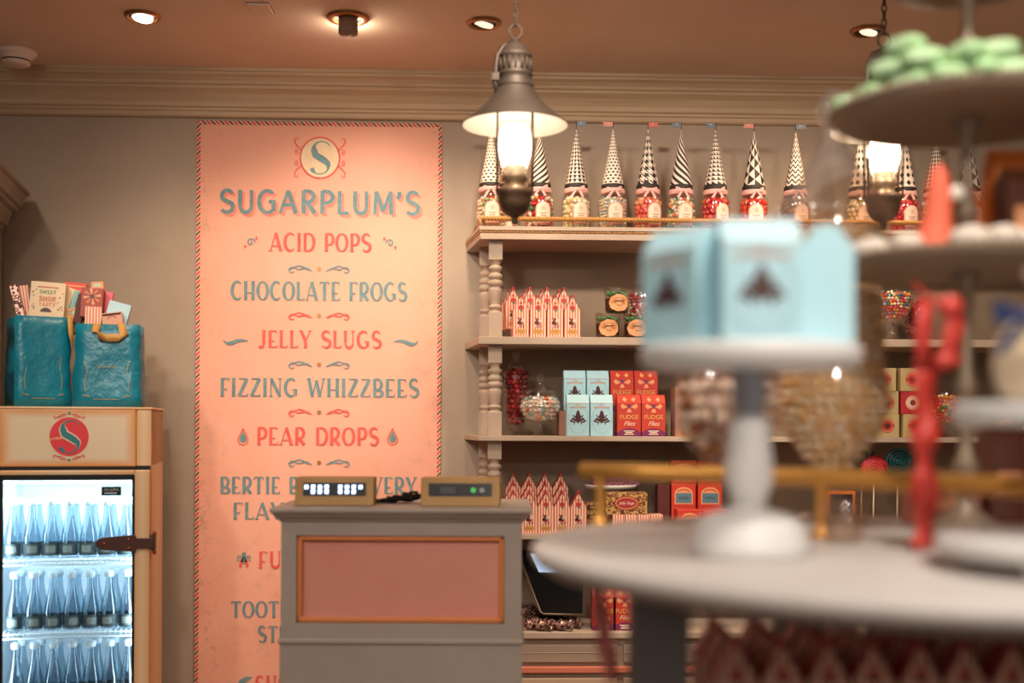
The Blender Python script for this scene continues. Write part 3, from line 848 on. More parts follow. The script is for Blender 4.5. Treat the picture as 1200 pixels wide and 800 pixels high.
def hat_jar(px, pattern, pal, kind, r, flag, fdir, label, jw=1.0, base=265, y=3.776, turn=0.0, fill=1.0):
    p = wp(px, base, y)
    z = zt1 + LIFT
    rnd = random.Random(int(px))
    o = empty('cone_topped_sweet_jar', (p.x, y, z)); tag(o, label, 'sweet jar', 'cone topped jars on the crown shelf')
    JR = .047
    MB().lathe([(.001, .001), (.040, .001), (JR, .006), (JR, .095), (.044, .108), (.036, .119), (.033, .126), (.033, .134)], 32, caps=False).obj('jar', M_jar, o)
    c = sweets(MB(), JR - .002, .004, .098 * fill, r, len(pal), kind, rnd)
    c.lathe([(.001, .006), (JR - .0015 - r * 1.5, .006), (JR - .0015 - r * 1.5, .094 * fill), (.001, .097 * fill)], 16, m=0, caps=False)
    s = c.obj('sweets', [candy(h) for h in pal], o); s['kind'] = 'stuff'
    MB().lathe([(.0355, .130), (.037, .131), (.037, .1465), (.0355, .1475)], 32).obj('hat_band', M_black, o)
    h = MB().lathe([(.0352, .1475), (.018, .238), (.0015, .328)], 40, caps=False).obj('hat', hat(pattern, HATS[pattern]), o)
    h.rotation_euler = (0, 0, turn + rnd.uniform(0, 1))
    MB().tube([(0, 0, .322), (0, 0, .352)], .0012, 6).obj('flag_pole', M_black, o)
    f = MB(); w, hh = .036, .0115
    f.prism([(0, .350), (fdir * w, .351), (fdir * w * .8, .350 - hh * .55), (fdir * w, .350 - hh * 1.1), (0, .349 - hh * 1.1)], -.0006, .0006, 'y')
    f.ribbon2(arc(fdir * w * .42, .3455, .0026, .0026, 0, 300, 8), .0012, lambda p_, q_: (p_, -.0012, q_), 1)
    f.obj('flag', [mat('flag_' + flag, {'blue': '#6e7f8c', 'pink': '#e39382', 'red': '#d9685e'}[flag], .6), M_label], o)
    b = MB().lathe([(.0375, .117), (.039, .120), (.039, .130), (.0375, .133)], 32)
    bow(b, -.038, .124, .024, tilt=rnd.uniform(-.1, .2))
    b.obj('ribbon', M_pink, o)
    a0 = R(rnd.uniform(-4, 26))
    lb = patch(MB(), arch_rows(.0255, .014, .086), JR + .0004, 0, a0)
    patch(lb, arch_rows(.0222, .017, .083), JR + .0009, 1, a0)
    pl = on_cyl(JR + .0014, a0)
    lb.ribbon2(arc(0, .064, .006, .006, 0, 360, 16), .0014, pl, 0)
    monogram(lb, 0, .064, .0085, pl, 2)
    for zq, ww in ((.047, .011), (.040, .009), (.033, .011)): lb.ribbon2([(-ww + ww * 2 * i / 8, zq + .0008 * (-1) ** i) for i in range(9)], .0026, pl, 2)
    lb.obj('label', [M_labelb, M_label, M_ink], o)
    return o
MIX = ['#e9b98e', '#d9574a', '#ecd7a6', '#8fae7c', '#e28d50', '#efe3d0']
PALE = ['#eed9a8', '#e9c98a', '#dfe0b0', '#f2e6cc', '#e6c7a0']
CORAL = ['#e7705a', '#ef9a6c', '#e9b47c', '#dd5a50']
RED = ['#cf2f2c', '#d93a30', '#c22527']
ORANGE = ['#e0482c', '#d83a26', '#e55a34']
FRUIT = ['#d7302e', '#3d7f4e', '#efe2cf', '#e39a46', '#b92b35', '#ead9c0']
GREYISH = ['#d9cdb6', '#b9c0b8', '#e9d3a4', '#e7b694', '#c5d0bd']
hat_jar(575, 'dots', MIX, 'bean', .0075, 'pink', -1, 'cone hat jar at the left end of the crown shelf, black dots, mixed pastel sweets')
hat_jar(592, 'triangles', ['#e9b070', '#e28d60', '#ecd0a0'], 'bean', .0075, 'blue', 1, 'cone hat jar standing behind the lantern chimney, amber sweets', y=3.86)
hat_jar(632, 'stripes', FRUIT, 'bean', .0095, 'pink', -1, 'cone hat jar just right of the lantern chimney, slanting stripes, red and green fruit sweets')
hat_jar(675, 'triangles', PALE, 'ball', .0092, 'blue', 1, 'cone hat jar with rows of black triangles and pale cream balls')
hat_jar(718, 'dots', GREYISH, 'bean', .0062, 'pink', -1, 'cone hat jar with dotted hat and small pale speckled sweets')
hat_jar(759, 'houndstooth', CORAL, 'ball', .0092, 'red', 1, 'cone hat jar with houndstooth hat and coral balls')
hat_jar(798, 'swirl', MIX + ['#3d7f6e'], 'bean', .0072, 'blue', -1, 'cone hat jar with swirling stripes and many-coloured sweets')
hat_jar(838, 'half squares', RED + ['#e46a4e'], 'ball', .0098, 'blue', -1, 'cone hat jar with half-square checks and deep red balls')
hat_jar(883, 'pinwheels', ORANGE, 'ball', .0096, 'pink', -1, 'cone hat jar with pinwheel hat, pink flag and orange-red balls')
hat_jar(932, 'zigzag', ['#a9744e', '#c28a58', '#8d5a3c'], 'bean', .0075, 'blue', 1, 'cone hat jar with black zigzag hat above the blue cartons')
hat_jar(1008, 'diamonds', PALE, 'ball', .0092, 'red', 1, 'cone hat jar with diamonds, glimpsed left of the second lantern chimney')
hat_jar(1060, 'diamonds', RED, 'ball', .0098, 'pink', 1, 'cone hat jar with diamonds and red balls, right of the second lantern chimney')
hat_jar(1096, 'triangles', ['#d7b48c', '#8a7a68', '#efe2cf', '#c8823f'], 'bean', .0095, 'blue', -1, 'cone hat jar with triangles, beside the coral boot on the tiered stand')
hat_jar(1135, 'pinwheels', ORANGE, 'ball', .0096, 'pink', -1, 'cone hat jar with pinwheels, mostly hidden by the pole of the tiered stand')

# striped sweet cartons shaped like little gabled houses
def stripe(t):
    v, x, y, z = t.ob()
    s = t.m('FRACT', t.m('MULTIPLY', t.m('ADD', x, y), 118))
    return t.mix(t.m('LESS_THAN', s, .42), lin('#f0cfae'), lin('#d9574c'))
M_stripe = mat('red_cream_carton_stripe', '#e08070', .5, build=stripe)
def beans_col(t):
    n = t.node('ShaderNodeTexVoronoi'); n.inputs['Scale'].default_value = 150
    v = t.ob()[0]; t.l.new(v, n.inputs['Vector'])
    x = t.node('ShaderNodeSeparateColor'); t.l.new(n.outputs['Color'], x.inputs[0])
    return t.ramp(x.outputs[0], [(0, lin('#2b1512')), (.3, lin('#c22e28')), (.5, lin('#e9d9c4')), (.68, lin('#2f6b46')), (.85, lin('#7a1d1f'))])
M_beans = mat('carton_window_beans', '#803030', .25, build=beans_col)
M_goldp = mat('carton_gold', '#cf9f4e', .4, .2)
M_roofred = mat('carton_roof_red', '#b8302c', .5)
M_leaf = mat('carton_green', '#4f7d52', .5)
def house_proto():
    w, d, h, g = .0255, .024, .083, .046
    m = MB().prism([(-w, 0), (w, 0), (w, h), (0, h + g), (-w, h)], -d, d, 'y')
    o = m.obj('striped_sweet_carton', M_stripe, bevel=.0008)
    pl = lambda p, q: (p, -d - .0008, q)
    MB().quad([pl(-.011, .030), pl(.011, .030), pl(.011, .060), pl(-.011, .060)]).obj('window', M_beans, o)
    k = MB(); k.quad([pl(-.014, .010), pl(.014, .010), pl(.014, .024), pl(-.014, .024)], 0)
    k.ribbon2([(-.011, .015), (-.005, .020), (.002, .014), (.010, .019)], .002, lambda p, q: (p, -d - .0012, q), 1)
    k.obj('label', [M_goldp, M_roofred], o)
    k = MB(); k.fan(arc(0, .092, .0075, .0085, 0, 340, 16), pl, 0); k.fan(arc(.0015, .083, .004, .004, 0, 340, 10), lambda p, q: (p, -d - .0012, q), 1)
    k.fan([(-.005, .104), (.005, .104), (0, .114)], lambda p, q: (p, -d - .0012, q), 0)
    k.obj('emblem', [M_roofred, M_leaf], o)
    k = MB()
    for s in (-1, 1):
        k.quad([(s * (w + .001), -d - .001, h - .001), (s * (w + .001), d + .001, h - .001), (0, d + .001, h + g + .001), (0, -d - .001, h + g + .001)], 0)
    k.prism([(-.004, h + g - .004), (.004, h + g - .004), (.003, h + g + .006), (-.003, h + g + .006)], -d, d, 'y', 0)
    k.obj('roof', M_roofred, o)
    tag(o, 'striped gabled sweet carton', 'carton')
    return o
HOUSE = Repeat(house_proto())
M_step = mat('dusty_pink_card', '#b07a68', .7)
def step(x0, x1, y0, y1, z0, z1, label, name='display_step'):
    o = MB().box((x0 - x1) / 2, (x1 - x0) / 2, (y0 - y1) / 2, (y1 - y0) / 2, 0, z1 - z0).obj(name, M_step, loc=((x0 + x1) / 2, (y0 + y1) / 2, z0), bevel=.002)
    return tag(o, label, 'display step', 'display steps on the shelves')
zu = SH['upper'][0] + LIFT
xs = [wp(p, 393, 3.735).x for p in (610, 630, 650, 670)]
for i, x in enumerate(xs):
    HOUSE.at((x, 3.738, zu), 0, 'striped gabled sweet carton on the upper shelf, %s from the left in the front row' % ORD[i], 'striped cartons on the upper shelf')
step(xs[0] - .03, xs[3] + .02, 3.772, 3.89, zu, zu + .03, 'low card step under the back rows of striped cartons, upper shelf')
for j, (y, z) in enumerate(((3.805, .03), (3.86, .03))):
    for i in range(4):
        x = xs[i] - .022 - .012 * j
        HOUSE.at((x, y, zu + z), 0, 'striped gabled sweet carton on the upper shelf, %s from the left in the %s row' % (ORD[i], ('middle', 'back')[j]), 'striped cartons on the upper shelf')
zl = SH['lower'][0] + LIFT
xs = [wp(p, 626, 3.735).x for p in (601, 620, 639, 658, 677)]
for j, (y, z) in enumerate(((3.738, 0), (3.80, .024), (3.862, .052))):
    if z: step(xs[0] - .022, xs[-1] + .03, y - .03, y + .03, zl, zl + z, 'card step under the %s row of striped cartons, lower shelf' % ('middle', 'back')[j - 1])
    for i, x in enumerate(xs):
        if j and i == 4: continue
        HOUSE.at((x - (.0, -.002, -.004)[j], y, zl + z), 0, 'striped gabled sweet carton on the lower shelf, %s from the left in the %s row' % (ORD[i], ('front', 'middle', 'back')[j]), 'striped cartons on the lower shelf')

# milk-carton shaped packs
def pack_body(w, d, h, sh=.80):
    return MB().prism([(-d, 0), (d, 0), (d, h * sh), (d * .35, h), (-d * .35, h), (-d, h * sh)], -w, w, 'x')
M_aqua = mat('aqua_carton', '#b0d9e4', .5)
M_aquaed = mat('aqua_gold_trim', '#cfa48a', .5)
M_choc = mat('chocolate_print', '#4a2018', .5)
def frog(mb, cx, cz, s, pl, m=0):
    P = lambda a, b: (cx + a * s, cz + b * s)
    mb.fan([P(a, b) for a, b in ((0, .62), (.11, .50), (.16, .30), (.20, .08), (.16, -.2), (.0, -.36), (-.16, -.2), (-.20, .08), (-.16, .30), (-.11, .50))], pl, m)
    for q in (-1, 1):
        mb.ribbon2([P(q * .12, .2), P(q * .32, .06), P(q * .3, .22), P(q * .42, .24)], [.12 * s, .10 * s, .09 * s, .05 * s], pl, m)
        mb.ribbon2([P(q * .12, -.15), P(q * .42, -.02), P(q * .5, -.2), P(q * .22, -.28), P(q * .30, -.46)], [.17 * s, .17 * s, .14 * s, .11 * s, .05 * s], pl, m)
        mb.ribbon2([P(q * .5, -.2), P(q * .6, -.12)], [.11 * s, .06 * s], pl, m)
    return mb
def frog_proto(w, d, h):
    o = pack_body(w, d, h).obj('aqua_sweet_carton', M_aqua, bevel=.001)
    pl = lambda p, q: (p, -d - .0008, q)
    frog(MB(), 0, h * .42, h * .33, pl).obj('emblem', M_choc, o)
    k = MB()
    k.ribbon2(arc(0, h * .40, w * .86, h * .34, 0, 360, 40), .0016, pl, 1)
    k.ribbon2([(-w * .95, h * .79), (w * .95, h * .79)], .0014, pl, 0)
    k.ribbon2([(-w * .72 + w * 1.44 * i / 10, h * .69 + .0012 * (-1) ** i) for i in range(11)], .0042, pl, 0)
    k.ribbon2(arc(0, h * .755, .004, .004, 0, 360, 12), .0014, pl, 0)
    k.obj('lettering', [M_aquaed, mat('aqua_dark_print', '#8fc2c8', .5)], o)
    return tag(o, 'aqua sweet carton', 'carton')
FROG = Repeat(frog_proto(.0355, .029, .131))
zm = SH['middle'][0] + LIFT
xa = [wp(p, 510, 3.735).x for p in (676.5, 704)]
step(xa[0] - .055, xa[1] + .150, 3.775, 3.87, zm, zm + .080, 'pinkish card step behind the front aqua and red cartons, middle shelf')
for i in range(2):
    FROG.at((xa[i], 3.740, zm), 0, 'pale aqua frog carton, front row of the middle shelf, %s' % ('beside the round sweet jar', 'beside the red fudge cartons')[i], 'aqua cartons on the middle shelf')
    FROG.at((xa[i] - .004, 3.815, zm + .080), 0, 'aqua carton standing raised behind the front pair, %s' % ('nearer the round sweet jar', 'nearer the red fudge cartons')[i], 'aqua cartons on the middle shelf')
def fudge_col(t):
    v, x, y, z = t.ob()
    r_ = t.m('SUBTRACT', z, t.m('SUBTRACT', .025, t.m('MULTIPLY', t.m('MULTIPLY', x, x), 9.0)))
    return t.mix(t.m('LESS_THAN', r_, 0), lin('#c43a28'), lin('#7a1f52'))
M_fudge = mat('red_fudge_carton', '#c03a2a', .5, build=fudge_col)
M_peach = mat('peach_print', '#e9a070', .5)
M_pale = mat('pale_print', '#f0d8b8', .5)
def fudge_proto():
    w, d, h = .0375, .029, .131
    o = pack_body(w, d, h).obj('fudge_carton', M_fudge, bevel=.001)
    pl = lambda p, q: (p, -d - .0008, q)
    k = MB()
    add_font(k, 'FUDGE', .020, 0, h * .46, pl, 0, width=.058)
    add_font(k, 'Flies', .02, 0, h * .30, pl, 1, shear=.35, width=.036)
    for q, ww in ((h * .125, .034), (h * .09, .022), (h * .05, .03)):
        k.ribbon2([(-ww / 2, q), (ww / 2, q)], .0028, pl, 1)
    k.obj('lettering', [mat('gold_print', '#e0b060', .5), M_pale], o)
    k = MB()
    for s in (-1, 1):
        k.fan([(s * .004, h * .70), (s * .022, h * .785), (s * .028, h * .72), (s * .020, h * .655)], pl, 0)
        slope = lambda p, q: (p, -d + (q - h * .80) / (h * .20) * d * .65 - .001, q)
        k.fan([(s * .006, h * .88), (s * .016, h * .95), (s * .021, h * .88), (s * .014, h * .83)], slope, 0)
    k.fan([(-.008, h * .57), (.008, h * .57), (.004, h * .66), (-.004, h * .66)], pl, 0)
    k.fan(arc(0, h * .735, .006, .004, 0, 340, 12), lambda p, q: (p, -d - .0012, q), 1)
    k.obj('fly_emblem', [M_peach, mat('violet_print', '#5c3a78', .5)], o)
    return tag(o, 'red fudge carton', 'carton')
FUDGE = Repeat(fudge_proto())
xa = [wp(p, 510, 3.735).x for p in (736, 764.5)]
for i in range(2):
    FUDGE.at((xa[i], 3.740, zm), 0, 'red fudge carton in the front row of the middle shelf, %s' % ('next to the aqua cartons', 'farther from the aqua cartons')[i], 'fudge cartons on the middle shelf')
    FUDGE.at((xa[i] - .013, 3.815, zm + .080), 0, 'red fudge carton raised in the back row, %s' % ('next to the raised aqua cartons', 'farther from the raised aqua cartons')[i], 'fudge cartons on the middle shelf')
xb = [wp(p, 738, 3.74).x for p in (703, 727, 757)]
zb = SH['bottom'][0] + LIFT
for i in range(3):
    FUDGE.at((xb[i] + .01, 3.735, zb), 0, 'red fudge carton on the low worktop, %s from the left beside the screen' % ORD[i], 'fudge cartons on the low worktop')

# clear tubs with a scalloped label
M_soil = mat('crushed_chocolate', '#4e2416', .8, bump=(300, 1, .003))
M_tub = glass('tub_plastic', '#f6f2ea', .14, .08)
def tub_proto():
    o = empty('clear_treat_tub')
    MB().lathe([(.001, .001), (.033, .001), (.037, .008), (.039, .060), (.041, .0615), (.041, .078), (.039, .080), (.001, .080)], 32, caps=False).obj('tub', M_tub, o)
    MB().lathe([(.001, .003), (.0325, .003), (.036, .010), (.0375, .046), (.02, .050), (.001, .049)], 28).obj('filling', M_soil, o)
    m = MB()
    for k in range(26):
        a = k * 2.4; r_ = .034 * math.sqrt(((k * 7) % 26 + 2) / 28)
        m.ball((r_ * math.cos(a), r_ * math.sin(a), .057 + .004 * (k % 3)), .007, (1.3, .6, .5), 7, 5, 0, Matrix.Rotation(a * 1.7, 3, 'Z'))
    m.obj('green_leaves', mat('candy_green', '#4f9a68', .4), o)['kind'] = 'stuff'
    m = MB()
    Rr = .0405
    out = []
    for i in range(72):
        a = 2 * math.pi * i / 72; rr = 1 + .06 * abs(math.sin(4.5 * a))
        out.append((.033 * rr * math.cos(a), .031 + .026 * rr * math.sin(a)))
    pl = on_cyl(Rr)
    c = [(0, .030)]
    b = len(m.v); m.v.append(pl(0, .030)); m.v += [pl(*q) for q in out]
    for i in range(72): m.face((b, b + 1 + i, b + 1 + (i + 1) % 72), 0, True)
    pl2 = on_cyl(Rr + .0006)
    m.ribbon2([(-.014 + .028 * i / 8, .037 + .001 * (-1) ** i) for i in range(9)], .003, pl2, 1)
    m.ribbon2(arc(0, .027, .009, .005, 200, 340, 8), .0014, pl2, 1)
    m.ribbon2([(-.018, .042), (0, .047), (.018, .042)], .001, pl2, 1)
    m.obj('label', [mat('biscuit_label', '#e2a06c', .6), M_choc], o)
    return tag(o, 'clear tub', 'tub')
TUB = Repeat(tub_proto())
G_T = 'clear tubs with scalloped labels'
p1, p2 = wp(712.5, 392, 3.745), wp(744, 392, 3.745)
TUB.at((p1.x, 3.755, zu), 0, 'clear tub with scalloped biscuit label, lower left of the three on the upper shelf', G_T)
TUB.at((p2.x + .004, 3.755, zu), 0, 'clear tub with scalloped biscuit label, lower right of the three on the upper shelf', G_T)
TUB.at((wp(723, 360, 3.75).x, 3.755, zu + .080), .08, 'clear tub stacked on top of the two other tubs, upper shelf', G_T)
for px, lb in ((1174, 'clear tub with scalloped label, next along the middle shelf from the bowl of orange balls'), (1206, 'second clear tub along the middle shelf past the bowl of orange balls')):
    TUB.at((wp(px, 511, 3.745).x, 3.75, zm), 0, lb, G_T)

# glass jars on the shelves
def jar_prof(P): 
    def f(z):
        for (r0, z0), (r1, z1) in zip(P[:-1], P[1:]):
            if z0 <= z <= z1: return r0 + (r1 - r0) * (z - z0) / max(z1 - z0, 1e-6)
        return P[-1][0]
    return f
def glass_jar(name, loc, P, lid, fillz, r, pal, kind, label, cat='glass jar', seed=3, rfill=.0025, mglass=None):
    o = empty(name, loc); tag(o, label, cat)
    MB().lathe(P, 36, caps=False).obj('bowl', mglass or M_jar, o)
    if lid: MB().lathe(lid, 36, caps=False).obj('lid', mglass or M_jar, o)
    f = jar_prof([(a - rfill, b) for a, b in P if b >= fillz[0] - .02])
    c = sweets(MB(), 0, fillz[0], fillz[1], r, len(pal), kind, random.Random(seed), prof=f)
    core = [(max(f(z) - 1.35 * r, .001), z) for z in [fillz[0] + (fillz[1] - fillz[0]) * k / 8 for k in range(9)]]
    c.lathe(core, 16, m=0)
    s = c.obj('sweets', [candy(h) for h in pal], o); s['kind'] = 'stuff'
    return o
# tall jar of jelly beans behind the tubs
p = wp(752, 392, 3.83)
glass_jar('tall_sweet_jar', (p.x + .008, 3.865, zu), [(.001, .002), (.042, .002), (.047, .012), (.047, .150), (.040, .166), (.028, .176), (.026, .184), (.030, .188)],
          [(.030, .188), (.033, .190), (.030, .200), (.014, .212), (.010, .216), (.012, .222), (.013, .232), (.008, .240), (.001, .241)], (.006, .150), .0062, FRUIT + ['#d7302e', '#b92b35'], 'bean',
          'lidded glass jar of red and green beans behind the stacked tubs')
# red foil sweets in a tall footed jar
p = wp(603, 510, 3.85)
glass_jar('footed_sweet_jar', (p.x + .004, 3.885, zm), [(.034, .001), (.030, .006), (.012, .014), (.012, .022), (.030, .034), (.036, .06), (.040, .14), (.047, .19), (.046, .205), (.028, .222), (.03, .228)],
          [(.03, .228), (.024, .234), (.009, .244), (.012, .254), (.015, .264), (.010, .276), (.001, .282)], (.034, .212), .0095, ['#8e1420', '#b81f2c', '#5c0d16', '#c9483c'], 'lump',
          'tall footed glass jar of dark red foil sweets behind the turned post')
p = wp(633, 510, 3.80)
bz = .001
glass_jar('footed_bonbon_dish', (p.x, 3.80, zm), [(.030, .001), (.028, .005), (.010, .012), (.013, .024), (.010, .032), (.022, .042), (.050, .056), (.066, .076), (.070, .096), (.066, .112), (.054, .128), (.050, .134)],
          [(.051, .134), (.052, .137), (.044, .148), (.02, .160), (.007, .166), (.008, .172), (.014, .182), (.013, .192), (.006, .200), (.001, .201)], (.048, .118), .0072, ['#ece2d2', '#e2703c', '#d9d5c6', '#e9c7ae', '#8fb0a4', '#efe6da'], 'bean',
          'round lidded glass dish of orange and white sweets on the middle shelf')
# goblet of sprinkles, upper shelf behind the tiered stand
p = wp(1047, 398, 3.78)
glass_jar('sprinkle_goblet', (p.x, 3.79, zu), [(.036, .001), (.032, .005), (.013, .014), (.017, .034), (.012, .050), (.024, .066), (.052, .088), (.064, .116), (.066, .150), (.062, .165)], None, (.074, .150), .0056,
          ['#d9402e', '#e98a34', '#3a7a8a', '#e9c84a', '#e05a7a', '#f0e0d0'], 'ball', 'glass goblet of rainbow balls on the upper shelf, behind the tiered stand')
p = wp(1076, 398, 3.85)
glass_jar('footed_sweet_jar', (p.x + .006, 3.88, zu), [(.03, .001), (.034, .02), (.044, .05), (.046, .13), (.03, .15)], [(.03, .15), (.02, .165), (.01, .17), (.012, .18), (.001, .19)], (.01, .13), .0095, ['#8e1420', '#b81f2c', '#5c0d16'], 'lump', 'glass jar of dark red sweets just right of the rainbow goblet')
p = wp(1104, 510, 3.80)
glass_jar('sprinkle_bowl', (p.x + .012, 3.82, zm), [(.036, .001), (.032, .005), (.012, .014), (.012, .030), (.03, .044), (.058, .064), (.068, .092), (.066, .13), (.058, .15)], None, (.05, .13), .0062,
          ['#d9402e', '#e9582c', '#e98a34', '#e9b44a', '#3f7a5a'], 'ball', 'glass bowl of orange and red balls on the middle shelf, beside the tiered stand pole')

# ring-print boxes stacked on the middle shelf
M_ringc = mat('olive_cream_box', '#c3ab78', .6)
M_ringr = mat('red_box', '#b8282e', .6)
def ringbox(red):
    s = .038
    o = MB().box(-s, s, -s, s, 0, .073).obj('ring_print_box', M_ringr if red else M_ringc, bevel=.0015)
    pl = lambda p, q: (p, -s - .0008, q)
    pl2 = lambda p, q: (p, -s - .0014, q)
    k = MB(); k.fan(arc(0, .037, .0225, .0225, 0, 350, 32), pl, 0); k.fan(arc(0, .037, .009, .009, 0, 340, 18), pl2, 1)
    k.ribbon2(arc(0, .037, .0185, .0185, 15, 165, 14), .003, pl2, 2); k.ribbon2(arc(0, .037, .0185, .0185, 195, 345, 14), .003, pl2, 2)
    k.obj('ring_print', [M_label if red else mat('ring_red', '#c8382c', .6), M_choc, M_peach], o)
    return tag(o, 'box', 'box')
RB, RR = Repeat(ringbox(0)), Repeat(ringbox(1))
bxs = [wp(p, 510, 3.74).x for p in (1036, 1065)]
for lv in range(3):
    for i in range(2):
        rep = RR if (lv == 1 and i == 1) else RB
        rep.at((bxs[i] + (.0, -.004, -.010)[lv] + .006 * i, 3.745, zm + .0735 * lv), (.03, -.05, .06)[lv] * (1 if i else -1),
               '%s ring-print box, %s of the %s stack right of the tall apothecary jar' % ('red' if rep is RR else 'cream', ('bottom', 'middle', 'top')[lv], ('first', 'second')[i]), 'ring-print boxes stacked on the middle shelf')

# lower shelf: stand with violet box, gold box on striped packs, red tins
def damask(c0, c1, sc):
    def f(t):
        n = t.node('ShaderNodeTexVoronoi'); n.inputs['Scale'].default_value = sc; t.l.new(t.ob()[0], n.inputs['Vector'])
        return t.ramp(n.outputs[0], [(.25, lin(c0)), (.32, lin(c1)), (.55, lin(c1)), (.6, lin(c0))])
    return f
x0, x1 = wp(716, 620, 3.76).x, wp(775, 620, 3.76).x
n_ = 4; wd = (x1 - x0) / n_
for i in range(n_):
    o = MB().box(-wd / 2 + .001, wd / 2 - .001, -.03, .03, 0, .060).obj('striped_flat_carton', M_stripe, loc=(x0 + wd * (i + .5), 3.755, zl), bevel=.001)
    tag(o, 'low red and cream striped carton under the gold box, %s from the left' % ORD[i], 'carton', 'striped cartons under the gold box')
    pl = lambda p, q: (p, -.0308, q)
    MB().quad([pl(-.009, .012), pl(.009, .012), pl(.009, .03), pl(-.009, .03)]).obj('label', M_goldp, o)
xg = wp(732.5, 600, 3.76).x
M_gold2 = mat('ornate_gold_card', '#b98c4a', .45, build=damask('#c39a55', '#6d2a1e', 95))
o = MB().box(-.066, .066, -.032, .032, 0, .070).obj('gold_gift_box', M_gold2, loc=(xg, 3.757, zl + .0605), bevel=.001)
tag(o, 'ornate gold box with a red oval on striped cartons, lower shelf', 'gift box')
k = MB(); pl = lambda p, q: (p, -.0330, q); pl2 = lambda p, q: (p, -.0336, q)
k.fan(arc(0, .036, .040, .023, 0, 350, 36), pl, 0); k.ribbon2(arc(0, .036, .034, .018, 0, 360, 36), .003, pl2, 2)
add_font(k, 'Jelly Slugs', .02, 0, .036, pl2, 1, shear=.3, width=.05)
k.obj('oval_label', [mat('oval_crimson', '#a82a34', .5), M_pale, M_goldp], o)
xg2 = wp(697, 600, 3.74).x
for lv in range(2):
    o = MB().box(-.040, .040, -.03, .03, 0, .030).obj('slim_gold_box', M_gold2, loc=(xg2 + .003, 3.80, zl + .034 + .0305 * lv), bevel=.001)
    tag(o, 'slim dark gold box left of the oval gold box, %s of two' % ('lower', 'upper')[lv], 'gift box', 'slim gold boxes')
    k = MB(); k.quad([(-.022, -.0308, .008), (.022, -.0308, .008), (.022, -.0308, .022), (-.022, -.0308, .022)])
    k.ribbon2([(-.016, .015), (.016, .015)], .004, lambda p, q: (p, -.0313, q), 1); k.obj('label', [M_dark, M_goldp], o)
o = MB().box(-.043, .043, -.03, .03, 0, .0335).obj('dark_red_box', mat('maroon_card', '#5a1f1c', .6), loc=(xg2 + .003, 3.80, zl), bevel=.001)
tag(o, 'dark maroon box under the slim gold boxes', 'box')
M_whitec = mat('white_ceramic', '#e2dcd4', .35, coat=.3)
p = wp(716, 570, 3.86)
o = empty('ceramic_cake_stand', (p.x, 3.88, zl)); tag(o, 'small white cake stand on the lower shelf carrying a violet box', 'cake stand')
hst = wp(716, 567, 3.88).z - zl
MB().lathe([(.05, 0), (.048, .006), (.02, .016), (.014, .04), (.016, hst - .03), (.03, hst - .018)], 32).obj('foot', M_whitec, o)
MB().lathe([(.03, hst - .018), (.080, hst - .014), (.088, hst - .006), (.088, hst), (.082, hst - .004), (.001, hst - .004)], 40).obj('plate', M_whitec, o)
o = MB().box(-.078, .078, -.034, .034, 0, .066).obj('violet_gift_box', mat('violet_damask', '#5c3a78', .5, build=damask('#4d3168', '#b0624a', 120)), loc=(wp(722, 560, 3.87).x, 3.88, zl + hst - .003), bevel=.001)
tag(o, 'violet patterned box on the small white cake stand', 'gift box')
k = MB(); k.quad([(-.05, -.0348, .018), (.05, -.0348, .018), (.05, -.0348, .048), (-.05, -.0348, .048)]); k.obj('label', mat('mauve_label', '#8f5a86', .5), o)
M_tinred = mat('vermilion_card', '#d23a24', .5)
M_tblue = mat('slate_label', '#5f7f8c', .5)
def redtin():
    s = .040
    o = MB().box(-s, s, -.03, .03, 0, .076).obj('red_arched_box', M_tinred, bevel=.0015)
    pl = lambda p, q: (p, -.0308, q); pl2 = lambda p, q: (p, -.0314, q)
    k = MB(); k.fan([(-.030, .010), (.030, .010), (.030, .044)] + arc(0, .044, .030, .022, 0, 180, 16) + [(-.030, .044)], pl, 1)
    k.quad([pl2(-.026, .014), pl2(.026, .014), pl2(.026, .046), pl2(-.026, .046)], 0)
    k.ribbon2(arc(0, .046, .022, .012, 20, 160, 10), .003, lambda p, q: (p, -.0318, q), 3)
    add_font(k, 'WING', .016, 0, .030, lambda p, q: (p, -.0322, q), 2, width=.034)
    k.obj('label', [M_tblue, M_peach, mat('navy_print', '#283848', .5), M_tinred], o)
    return tag(o, 'box', 'box')
TIN = Repeat(redtin())
xt = [wp(p, 600, 3.83).x for p in (799, 830)]
for i in range(2):
    for lv in range(3):
        TIN.at((xt[i] + .006, 3.86, zl + .0765 * lv), 0, 'red box with slate arched label, %s of the %s stack behind the pedestal foot' % (('bottom', 'middle', 'top')[lv], ('left', 'right')[i]), 'red boxes stacked on the lower shelf')
for i in range(2):
    TIN.at((wp(806 + 30 * i, 610, 3.76).x, 3.755, zl), 0, 'red box with arched label before the red stacks, %s' % ('nearer the gold box', 'farther from the gold box')[i], 'red boxes stacked on the lower shelf')
o = MB().box(-.02, .02, -.03, .03, 0, .15).obj('dark_red_box', mat('maroon_card', '#5a1f1c', .6), loc=(wp(776, 600, 3.86).x, 3.86, zl), bevel=.001)
tag(o, 'tall dark maroon box between the gold box and the red stacks', 'box')
